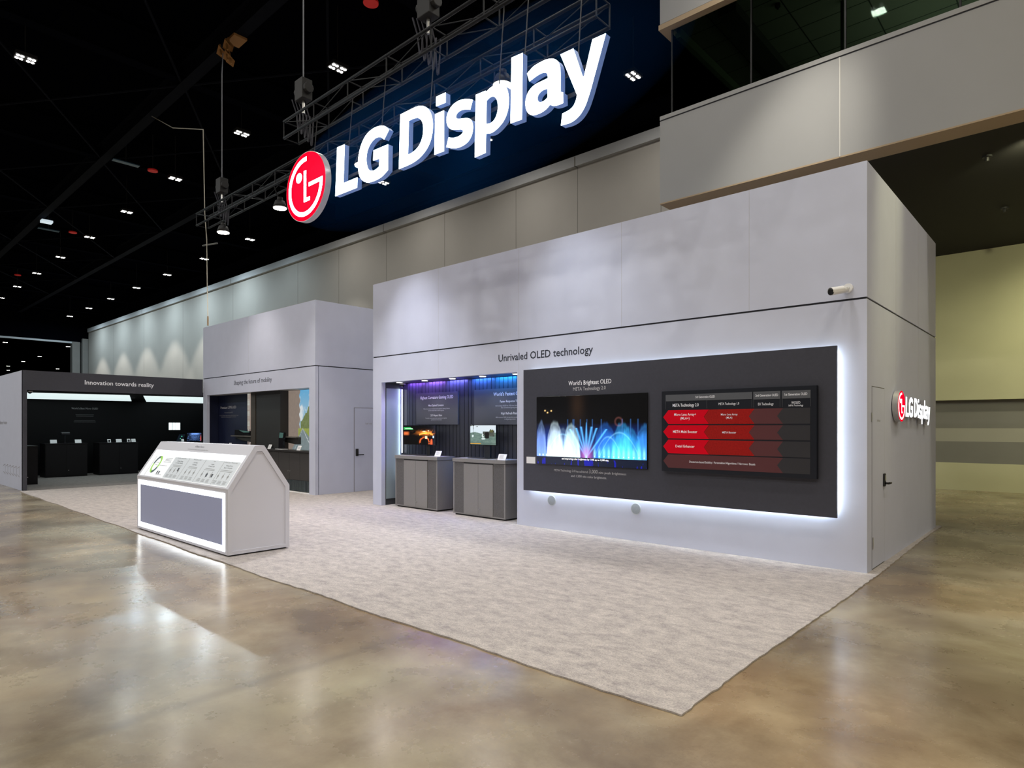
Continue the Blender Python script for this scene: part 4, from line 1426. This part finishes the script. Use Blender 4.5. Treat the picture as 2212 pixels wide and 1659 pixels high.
t = thing('picture_wall', 'tall backlit picture of a tree lined road in the middle booth recess', 'backlit picture', (-14.6, YR, 1.02))
obj('panel', MB().box(-15.68, -13.76, YR, YR + .03, 1.02, 2.57), black_matt, t)
picture('screen', FY(YR), -15.67, -13.76, 1.03, 2.565, 130, 110, road, screen_mat('road_picture', .85), t, lift=.002)
t = thing('picture_wall', 'narrow backlit city picture beside the navy board in the middle booth', 'backlit picture', (-17.3, YR, 1.02))
obj('panel', MB().box(-17.785, -16.8, YR, YR + .03, 1.02, 2.57), black_matt, t)
picture('screen', FY(YR), -17.78, -17.36, 1.03, 2.565, 40, 120, city, screen_mat('city_picture', .8), t, lift=.002)
t = thing('divider_column', 'wide dark divider column between the two displays of the middle booth', 'column', (-16.3, 8.2, TC))
obj('column_body', MB().box(-17.05, -15.45, 8.12, 8.35, TC, 2.569), mat('divider_dark', (.022, .022, .022), .45), t)
obj('side_strip', MB().box(-17.05, -16.80, 8.10, 8.12, TC, 2.569), mat('divider_brown', (.05, .042, .034), .5), t)
# counter with doors and vents
t = thing('base_counter', 'dark brown counter with flush doors under the road picture', 'counter', (-16, 8.15, TC))
obj('worktop', MB().box(-19.76, -13.76, 8.0, 8.349, 1.005, 1.045), mat('counter_top', (.035, .033, .034), .35), t)
obj('carcass', MB().box(-19.76, -13.76, 8.07, 8.349, .04, 1.005), cab_dark, t)
xsd = [-19.74, -19.2, -18.65, -18.11, -17.57, -17.03, -16.49, -15.94, -15.4, -14.855, -14.34, -13.77]
for i, (a, b) in enumerate(zip(xsd[:-1], xsd[1:])):
    d = obj('door', MB().box(a + .004, b - .004, 8.05, 8.07, .31, 1.0), cab_dark, t)
    if i % 2 == 0:
        kx = b - .05
    else:
        kx = a + .05
    obj('knob', MB().tube((kx, 8.035, .52), (kx, 8.05, .52), .014, 10), metal_steel, d)
vg = MB()
for i in range(100):
    x = -19.7 + i * .06
    if x < -13.8:
        vg.box(x, x + .032, 8.045, 8.07, .04, .30)
g = obj('vent_grille', vg, mat('vent_slat', (.05, .065, .075), .35), t)
# floating shelves with displays
def shelf(x0, x1, lab):
    t = thing('display_shelf', lab, 'shelf', ((x0 + x1) / 2, 8.2, 1.18), 'angled shelves of the middle booth')
    obj('shelf_board', MB().box(x0, x1, 8.205, 8.34, 1.345, 1.375), mat('shelf_grey', (.13, .125, .115), .5), t)
    obj('bracket', MB().prism([(x0 + .15, 1.345), (x1, 1.345), (x1, 1.18), (x1 - .15, 1.18), (x0 + .5, 1.25)], lambda u, v, d=0: (u, 8.26 + d, v), 0, .08), mat('shelf_under', (.03, .03, .028), .5), t)


def wedge_display(x, w_, z, lab, m):
    t = thing('dashboard_display', lab, 'display', (x, 8.2, z), 'car displays on the shelves')
    pts = [(x - w_ / 2, z), (x + w_ / 2, z), (x + w_ / 2, z + .13), (x + w_ * .1, z + .10), (x - w_ * .2, z + .16), (x - w_ / 2 + .02, z + .165)]
    obj('body', MB().prism(pts, lambda u, v, d=0: (u, 8.32 - d, v), 0, .1), black_gloss, t)
    obj('glass', MB().prism([(x - w_ * .2, z + .152), (x + w_ / 2 - .01, z + .122), (x + w_ / 2 - .01, z + .09), (x + w_ * .12, z + .085)], lambda u, v, d=0: (u, 8.2195 - d, v), 0, .004), m, t)


teal = mat('teal_glass', (.06, .12, .11), .15, emit=(.05, .11, .10), estr=.5)
shelf(-18.55, -17.1, 'dark floating shelf beside the narrow city picture')
wedge_display(-17.85, .95, 1.375, 'long low black car display on the shelf by the city picture', teal)
shelf(-16.15, -14.80, 'grey floating shelf in front of the road picture')
wedge_display(-15.95, .36, 1.375, 'small black car display on the shelf by the road picture', teal)
t = thing('upright_display', 'upright curved black car display standing on the dark counter', 'display', (-15.35, 8.12, 1.045))
obj('stand', MB().box(-15.55, -15.2, 8.03, 8.2, 1.045, 1.06), paper, t)
obj('body', MB().prism([(-15.47, 1.06), (-15.27, 1.06), (-15.24, 1.3), (-15.18, 1.48), (-15.42, 1.5), (-15.46, 1.3)], lambda u, v, d=0: (u, 8.14 - d, v), 0, .06), black_gloss, t)
obj('glass', MB().prism([(-15.43, 1.34), (-15.25, 1.34), (-15.20, 1.47), (-15.40, 1.48)], lambda u, v, d=0: (u, 8.079 - d, v), 0, .004), teal, t)
placard(-15.92, 8.08, 1.045, .16, 'small white placard left of the upright car display', h=.12)
placard(-14.42, 8.08, 1.045, .17, 'small white placard right of the upright car display', h=.12)
placard(-18.3, 8.08, 1.045, .15, 'small pale placard on the dark counter below the navy board', h=.12)
dome_camera(-13.86, 8.18, 2.57, 'small dome camera in the upper right corner of the middle booth')
# side door of the middle booth
t = thing('flush_door', 'flush white door on the side of the middle booth with black lever', 'door', (-13.48, 9.5, TC))
obj('leaf', MB().box(-13.4795, -13.476, 9.04, 9.95, .02, 2.095), wall_white, t)
obj('door_gap', MB().box(-13.4798, -13.477, 9.028, 9.04, .015, 2.10).box(-13.4798, -13.475, 9.028, 9.95, 2.095, 2.105), mat('gap_dark', (.10, .10, .10), .6), t)
hd = obj('handle', MB().box(-13.476, -13.45, 9.07, 9.15, .90, 1.08), black_matt, t, bevel=.01)
obj('lever', MB().tube((-13.45, 9.11, .93), (-13.41, 9.11, .93), .014, 10).tube((-13.412, 9.10, .93), (-13.412, 9.27, .93), .014, 10), black_gloss, hd)
text('door_text', 'Staff only', FX(-13.476), 9.46, 1.69, .04, print_grey, t, width=.2)

# ================================================================== left dark booth
lb = thing('exhibit_booth', 'low dark booth room at the far left headed Innovation towards reality', 'booth', (-22.8, 6, TC))
XL = -19.9
lp = wall_white
obj('outer_wall_panel', MB().box(-30.0, XL - .01, 3.555, 3.60, .002, 3.06), lp, lb)
hdr = MB().box(XL - .1, XL, 3.555, 7.96, 2.562, 3.06)
hdr.box(XL - .1, XL, 3.555, 3.645, TC, 2.562)
obj('front_frame', hdr, charcoal, lb)
text('heading_text', 'Innovation towards reality', FX(XL), 5.745, 2.765, .12, print_white, lb, width=1.70, bold=.012)
obj('back_wall', MB().box(-25.65, -25.6, 3.6, 11.0, TC, 2.56), room_dark, lb)
obj('left_lining', MB().box(-25.6, XL - .1, 3.6, 3.64, TC, 2.56), room_dark, lb)
obj('far_lining', MB().box(-25.6, -19.88, 11.0, 11.05, TC, 2.56), room_dark, lb)
obj('room_ceiling', MB().box(-25.65, XL - .1, 3.6, 11.05, 2.545, 2.6), room_dark, lb)
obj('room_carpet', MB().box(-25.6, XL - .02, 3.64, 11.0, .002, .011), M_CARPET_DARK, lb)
obj('recess_roof', MB().box(-30, -19.91, 3.6, 11.1, 2.62, 2.66), room_dark, lb)
for pts, lab in (([(-21.0, 3.75), (-20.6, 6.18), (-25.2, 7.62), (-25.5, 3.75)], 'long glowing white ceiling panel at the left of the dark room'),
                 ([(-20.65, 6.56), (-20.0, 10.6), (-25.5, 10.6), (-25.5, 8.20)], 'glowing white ceiling panel at the right of the dark room')):
    tag(obj('light_panel', MB().prism(pts, lambda u, v, d=0: (u, v, 2.53 + d), 0, .012), mat('ceiling_led_panel', (1, 1, 1), .5, emit=(.72, .86, .86), estr=1.0)), lab, 'light panel', 'glowing ceiling panels of the dark room')
FXb = FX(-25.6)
text('board_text', 'World\'s Best Micro OLED', FXb, 6.30, 2.22, .065, print_grey, lb, width=.78)
bb = MB()
bars(bb, FXb, 5.95, 6.65, 2.03, .015, .05, 2, seed=4)
bars(bb, FXb, 5.95, 6.65, 1.83, .015, .05, 2, seed=5)
obj('body_print', bb, mat('print_faint', (.06, .06, .065), .6), lb)
text('outer_text', 'A Better Future', FY(3.555), -21.80, 1.70, .10, print_grey, lb, width=1.15, align='R')
ic = MB()
for i in range(6):
    x = -20.25 - i * .36
    a_, b_ = .30 + .0 * i, .65 - .0 * i
    wdt = .008
    ic.prism(rect(x - wdt, x, .34, .60), FY(3.555), .001, .002)
    ic.prism([(x, .60), (x, .61), (x - .26, .555), (x - .26, .545)][::-1], FY(3.555), .001, .002)
    ic.prism([(x, .34), (x, .33), (x - .26, .385), (x - .26, .395)], FY(3.555), .001, .002)
obj('line_icon', ic, mat('line_brown', (.22, .19, .18), .6), lb)
dome_camera(-20.1, 3.74, 2.56, 'small dome camera at the upper left corner of the dark room opening')


def black_counter(y0, y1, xf, lab, depth=.7):
    t = thing('black_counter', lab, 'counter', (xf - depth / 2, (y0 + y1) / 2, TC), 'black counters of the dark room')
    obj('carcass', MB().box(xf - depth, xf - .02, y0 + .01, y1 - .01, TC, 1.06), cab_black, t)
    obj('worktop', MB().box(xf - depth, xf, y0, y1, 1.06, 1.09), cab_black, t)
    ym = (y0 + y1) / 2
    d1 = obj('door', MB().box(xf - .02, xf - .005, y0 + .03, ym - .003, .05, 1.04), cab_black, t)
    obj('door', MB().box(xf - .02, xf - .005, ym + .003, y1 - .03, .05, 1.04), cab_black, t)
    obj('knob', MB().tube((xf - .005, ym + .05, .22), (xf + .01, ym + .05, .22), .012, 8), metal_steel, d1)
    return t


black_counter(4.90, 6.06, -24.28, 'black counter at the back left of the dark room with two placards')
black_counter(6.38, 7.56, -24.28, 'black counter at the back middle of the dark room with four cards')
black_counter(3.66, 4.25, -21.8, 'black counter close behind the left post of the dark room', 1.0)
black_counter(8.4, 10.2, -23.9, 'black counter at the back right of the dark room holding lit screens')
ZB = 1.09
for y, w_, lab in ((5.17, .18, 'white placard at the left end of the back left counter'), (5.84, .18, 'white placard at the right end of the back left counter'),
                   (7.02, .17, 'white placard in the middle of the four cards on the back middle counter'), (7.50, .13, 'white placard at the far right of the back middle counter')):
    placard(-24.5, min(y, 7.47), ZB, w_, lab, 'X', .12, 'white placards of the dark room', printed=False)
for y, lab in ((6.73, 'small black and white device card at the left of the back middle counter'), (7.32, 'small black and white device card next to the far right placard')):
    t = placard(-24.5, y, ZB, .10, lab, 'X', .12, 'device cards of the dark room', printed=False)
    obj('device', MB().box(-24.475, -24.462, y - .03, y + .02, ZB + .02, ZB + .085), black_gloss, t)
t = thing('headset', 'dark headset on a stand on the back left counter', 'headset', (-24.6, 5.5, ZB))
obj('stand', MB().tube((-24.6, 5.5, ZB), (-24.6, 5.5, ZB + .28), .02, 8).tube((-24.6, 5.5, ZB), (-24.6, 5.5, ZB + .01), .09, 16), mat('device_black', (.02, .02, .024), .25), t)
obj('visor', MB().box(-24.7, -24.55, 5.38, 5.64, ZB + .26, ZB + .36), mat('device_black', (.02, .02, .024), .25), t, bevel=.03)
t = thing('wall_screen', 'bright white three pane screen on the back wall of the dark room', 'screen', (-25.58, 9.15, 1.49))
obj('shell', MB().box(-25.6, -25.57, 8.98, 9.40, 1.49, 1.78), black_gloss, t)
glow = mat('white_pane', (1, 1, 1), .5, emit=(.85, 1, 1), estr=1.6)
for a, b in ((8.99, 9.10), (9.12, 9.21), (9.22, 9.39)):
    obj('pane', MB().box(-25.57, -25.566, a, b, 1.50, 1.77), glow, t)


def screens(U, V):
    n = vnoise(U, V, 20, 31)
    a = (blob(U, V, .55, .6, .3, .5, 4) * (.2 + 1.0 * (V > .8)) + .3 * (n > .6))
    return P(a * .2, a * .4, a * 1.0) + P(.9 * blob(U, V, .95, .3, .03, .3), .1 * blob(U, V, .95, .3, .03, .3), 0 * U)


t = thing('lit_display', 'bluish lit display on the back right counter of the dark room', 'display', (-24.15, 9.35, ZB))
obj('shell', MB().box(-24.2, -24.15, 9.1, 9.62, ZB, 1.40), black_gloss, t)
picture('screen', FX(-24.15), 9.11, 9.61, ZB + .01, 1.39, 50, 40, screens, screen_mat('lit_picture', 1.0), t, lift=.002)
t = thing('tilted_display', 'small tilted display with coloured icons on the back right counter', 'display', (-24.15, 8.9, ZB))
obj('body', MB().prism([(8.75, ZB), (8.95, ZB), (9.05, 1.34), (8.86, 1.34)], lambda u, v, d=0: (-24.2 + d, u, v), 0, .04), mat('tablet_navy', (.01, .02, .04), .3), t)
dm = MB()
obj('icon', MB().box(-24.16, -24.155, 8.92, 8.945, 1.26, 1.285).box(-24.16, -24.155, 8.87, 8.89, 1.18, 1.2), mat('icon_green', (.1, .8, .5), .5, emit=(.1, .9, .5), estr=1), t)
placard(-24.0, 8.9, ZB, .09, 'pale placard leaning on the back right counter before the lit display', 'X', .10, 'white placards of the dark room', printed=False)
area('dark_room_carpet_fill', (-23.3, 6.4, 2.5), (-23.0, 6.4, 0), 6, (.8, .95, 1), 1.4)  # added lamp without fixture, brightens the carpet of the dark room

# ================================================================== house-shaped kiosk
KX0, KX1 = -11.19, -7.935
ky = thing('info_kiosk', 'white house-shaped display stand with glowing front frame on the carpet edge', 'kiosk', (-9.56, 3.87, TC))
prof = [(3.47, .032), (3.47, .858), (3.82, 1.396), (3.942, 1.396), (4.294, .860), (4.294, .032)]
kw = mat('kiosk_white', (.64, .64, .72), .45)
obj('body', MB().prism([p for p in prof], lambda u, v, d=0: (d, u, v), KX0, KX1), kw, ky)
obj('plinth', MB().box(KX0 + .03, KX1 - .03, 3.50, 4.265, TC, .032), black_matt, ky)
# raised border of the gable end
inner = [(3.525, .075), (3.525, .836), (3.846, 1.322), (3.916, 1.322), (4.236, .838), (4.236, .075)]
obj('gable_border', outline_mesh([prof, inner], lambda u, v, d=0: (KX1 + d, u, v), 0, .014), kw, ky)
obj('gable_border', outline_mesh([prof, inner], lambda u, v, d=0: (KX0 - d, u, v), 0, .014), kw, ky)
Fk = FY(3.47)
fr = outline_mesh([rect(-11.145, -8.000, .070, .803), rect(-11.012, -8.055, .150, .735)], Fk, .0, .006)
obj('light_frame', fr, led_white, ky)
obj('centre_panel', MB().prism(rect(-11.012, -8.055, .150, .735), Fk, 0, .014), mat('kiosk_panel', (.45, .50, .78), .4), ky)
S = slope(3.47, .858, .35, .538)
LS = .642


def sv(s):
    return s * LS


obj('light_band', MB().prism(rect(-11.12, -7.99, sv(.60), sv(.757)), S, .001, .003), mat('slope_light_band', (1, 1, 1), .5, emit=(.95, 1, 1), estr=1.7), ky)
obj('graphic_sheet', MB().prism(rect(-11.12, -7.99, sv(.03), sv(.60)), S, .001, .003), mat('slope_sheet', (.88, .90, .92), .4, emit=(.9, .95, 1), estr=.38), ky)
gs = obj('graphic_columns', MB().prism(rect(-10.17, -8.0, sv(.045), sv(.598)), S, .003, .004), mat('slope_grey', (.62, .65, .69), .4, emit=(.8, .9, 1), estr=.13), ky)
ln = MB()
for x in (-9.63, -9.06, -8.476):
    ln.prism(rect(x, x + .005, sv(.045), sv(.60)), S, .004, .005)
ln.prism(rect(-10.93, -10.925, sv(.045), sv(.6)), S, .004, .005)
obj('column_line', ln, print_grey, ky)
text('kiosk_title', 'A Better Future', S, -9.57, sv(.885), .030, mat('print_mid', (.10, .10, .11), .5), ky, width=.32, lift=.003)
text('kiosk_title', 'Small actions for people and a sustainable future', S, -9.57, sv(.815), .020, print_grey, ky, width=.72, lift=.003)
heads = (('Carbon Reduction', 'Energy Saving', 'in Product Making', -9.90), ('Manufacturing', 'Low Power', 'Technology', -9.34), ('Use', 'Longer', 'Product Life', -8.77), ('Disposal / Recycling', 'Making Parts', 'Easy to Recycle', -8.26))
tp = MB()
for hh, a1, a2, u in heads:
    text('column_text', hh, S, u, sv(.560), .018, print_grey, ky, width=min(.36, .02 * len(hh)), lift=.005)
    text('column_text', a1, S, u, sv(.485), .020, mat('print_mid', (.10, .10, .11), .5), ky, width=.016 * len(a1), lift=.005)
    text('column_text', a2, S, u, sv(.435), .020, mat('print_mid', (.10, .10, .11), .5), ky, width=.016 * len(a2), lift=.005)
    bars(tp, S, u - .19, u + .19, sv(.385), .006, .020, 2, seed=int(u * -50), lift=.005)
    for j in range(3):
        bars(tp, S, u - .20 + j * .145, u - .09 + j * .145, sv(.14), .005, .013, 4, seed=int(u * -50) + j, lift=.005)
        cx_ = u - .145 + j * .145
        tp.prism([(cx_ + .022 * math.cos(q * math.pi / 4), sv(.25) + .022 * math.sin(q * math.pi / 4)) for q in range(8)], S, .005, .006)
        tp.prism(rect(cx_ - .004, cx_ + .004, sv(.18), sv(.33)), S, .005, .006)
bars(tp, S, -10.52, -10.2, sv(.54), .006, .022, 4, 'C', 9, .005)
bars(tp, S, -10.60, -10.26, sv(.34), .006, .022, 1, 'C', 10, .005)
bars(tp, S, -10.55, -10.25, sv(.10), .006, .022, 1, 'C', 11, .005)
obj('small_print', tp, mat('print_soft', (.40, .41, .43), .5), ky)
pic = MB()
for x, s_ in ((-9.80, .25), (-8.77, .20), (-8.60, .20), (-10.50, .12), (-10.43, .12)):
    pic.prism(rect(x, x + .035, sv(s_), sv(s_) + .05), S, .006, .007)
obj('device_print', pic, print_dark, ky)
cc = [(-10.74, sv(.36))]
for (a0, a1, mt) in ((-150, -20, 0), (-20, 20, 0), (20, 95, 0), (95, 175, 1), (-90, -20, 1), (175, 210, 0)):
    pts = [(-10.73 + .135 * math.cos(R(a0 + (a1 - a0) * i / 12)), sv(.36) + .152 * math.sin(R(a0 + (a1 - a0) * i / 12))) for i in range(13)]
    pts += [(-10.73 + .095 * math.cos(R(a1 - (a1 - a0) * i / 12)), sv(.36) + .110 * math.sin(R(a1 - (a1 - a0) * i / 12))) for i in range(13)]
    z = .006 + .001 * mt
    obj('ring_segment', MB().prism(pts, S, .004, z), mat('ring_dark', (.04, .09, .10), .4) if mt else mat('ring_green', (.30, .62, .06), .4, emit=(.3, .6, .05), estr=.3), ky)
text('ring_text', 'Circular', S, -10.73, sv(.40), .02, print_grey, ky, width=.12, lift=.005)
text('ring_text', 'Economy', S, -10.73, sv(.34), .02, print_grey, ky, width=.12, lift=.005)

# ================================================================== soffit lamps, added spots and sign bloom
# soffit downlights washing the passage on the right
for x, y, lab in ((-.6, 10.2 + 2.2, 'black downlight under the balcony soffit nearest the booth corner'), (3.2, 14.5, 'black downlight under the balcony soffit out to the right'), (.8, 17.6, 'black downlight under the soffit before the cream wall')):
    t = thing('soffit_light', lab, 'downlight', (x, y, 6.0), 'downlights under the balcony soffit')
    obj('trim_ring', MB().tube((x, y, 6.045), (x, y, 6.069), .09, 18), black_matt, t)
    spot('soffit_lamp_light', (x, y, 6.03), (x - 1.5, 19.9, 1.2), 620, (1, .97, .60), 112, 1, .08, t)

spot('added_balcony_spot', (-1.6, 8.6, 10.9), (-3.9, 11.3, 5.7), 1500, (1, .93, .80), 30, 1, .2)  # added spot without fixture, makes the bright pool on the balcony face
spot('added_side_spot', (.6, 9.9, 11.6), (-1.8, 9.0, 4.45), 2600, (1, .93, .5), 14, 1, .1)  # added yellow spot in open air, brightens the top of the side wall

# added blue scatter volume imitating lens bloom around the lit letters
hz = MB()
n1_, n2_ = 32, 16
for j in range(n2_ + 1):
    a_ = math.pi * j / n2_
    for i in range(n1_):
        b_ = 2 * math.pi * i / n1_
        hz.v.append((-6.35 + 3.7 * math.sin(a_) * math.cos(b_), 5.50 + .5 * math.sin(a_) * math.sin(b_), 5.50 + 1.05 * math.cos(a_)))
for j in range(n2_):
    for i in range(n1_):
        hz.f.append((j * n1_ + i, (j + 1) * n1_ + i, (j + 1) * n1_ + (i + 1) % n1_, j * n1_ + (i + 1) % n1_))
hm_ = bpy.data.materials.new('bloom_volume')
hm_.use_nodes = True
nt = hm_.node_tree
nt.nodes.remove(nt.nodes['Principled BSDF'])
vsn = N(nt, 'ShaderNodeVolumeScatter')
vsn.inputs['Color'].default_value = (.02, .28, 1, 1)
vsn.inputs['Density'].default_value = .030
nt.links.new(vsn.outputs[0], nt.nodes['Material Output'].inputs['Volume'])
ho = obj('bloom_volume', hz, hm_)
tag(ho, 'thin blue volume added to imitate bloom around the large lit letters', 'bloom_volume', kind='stuff')
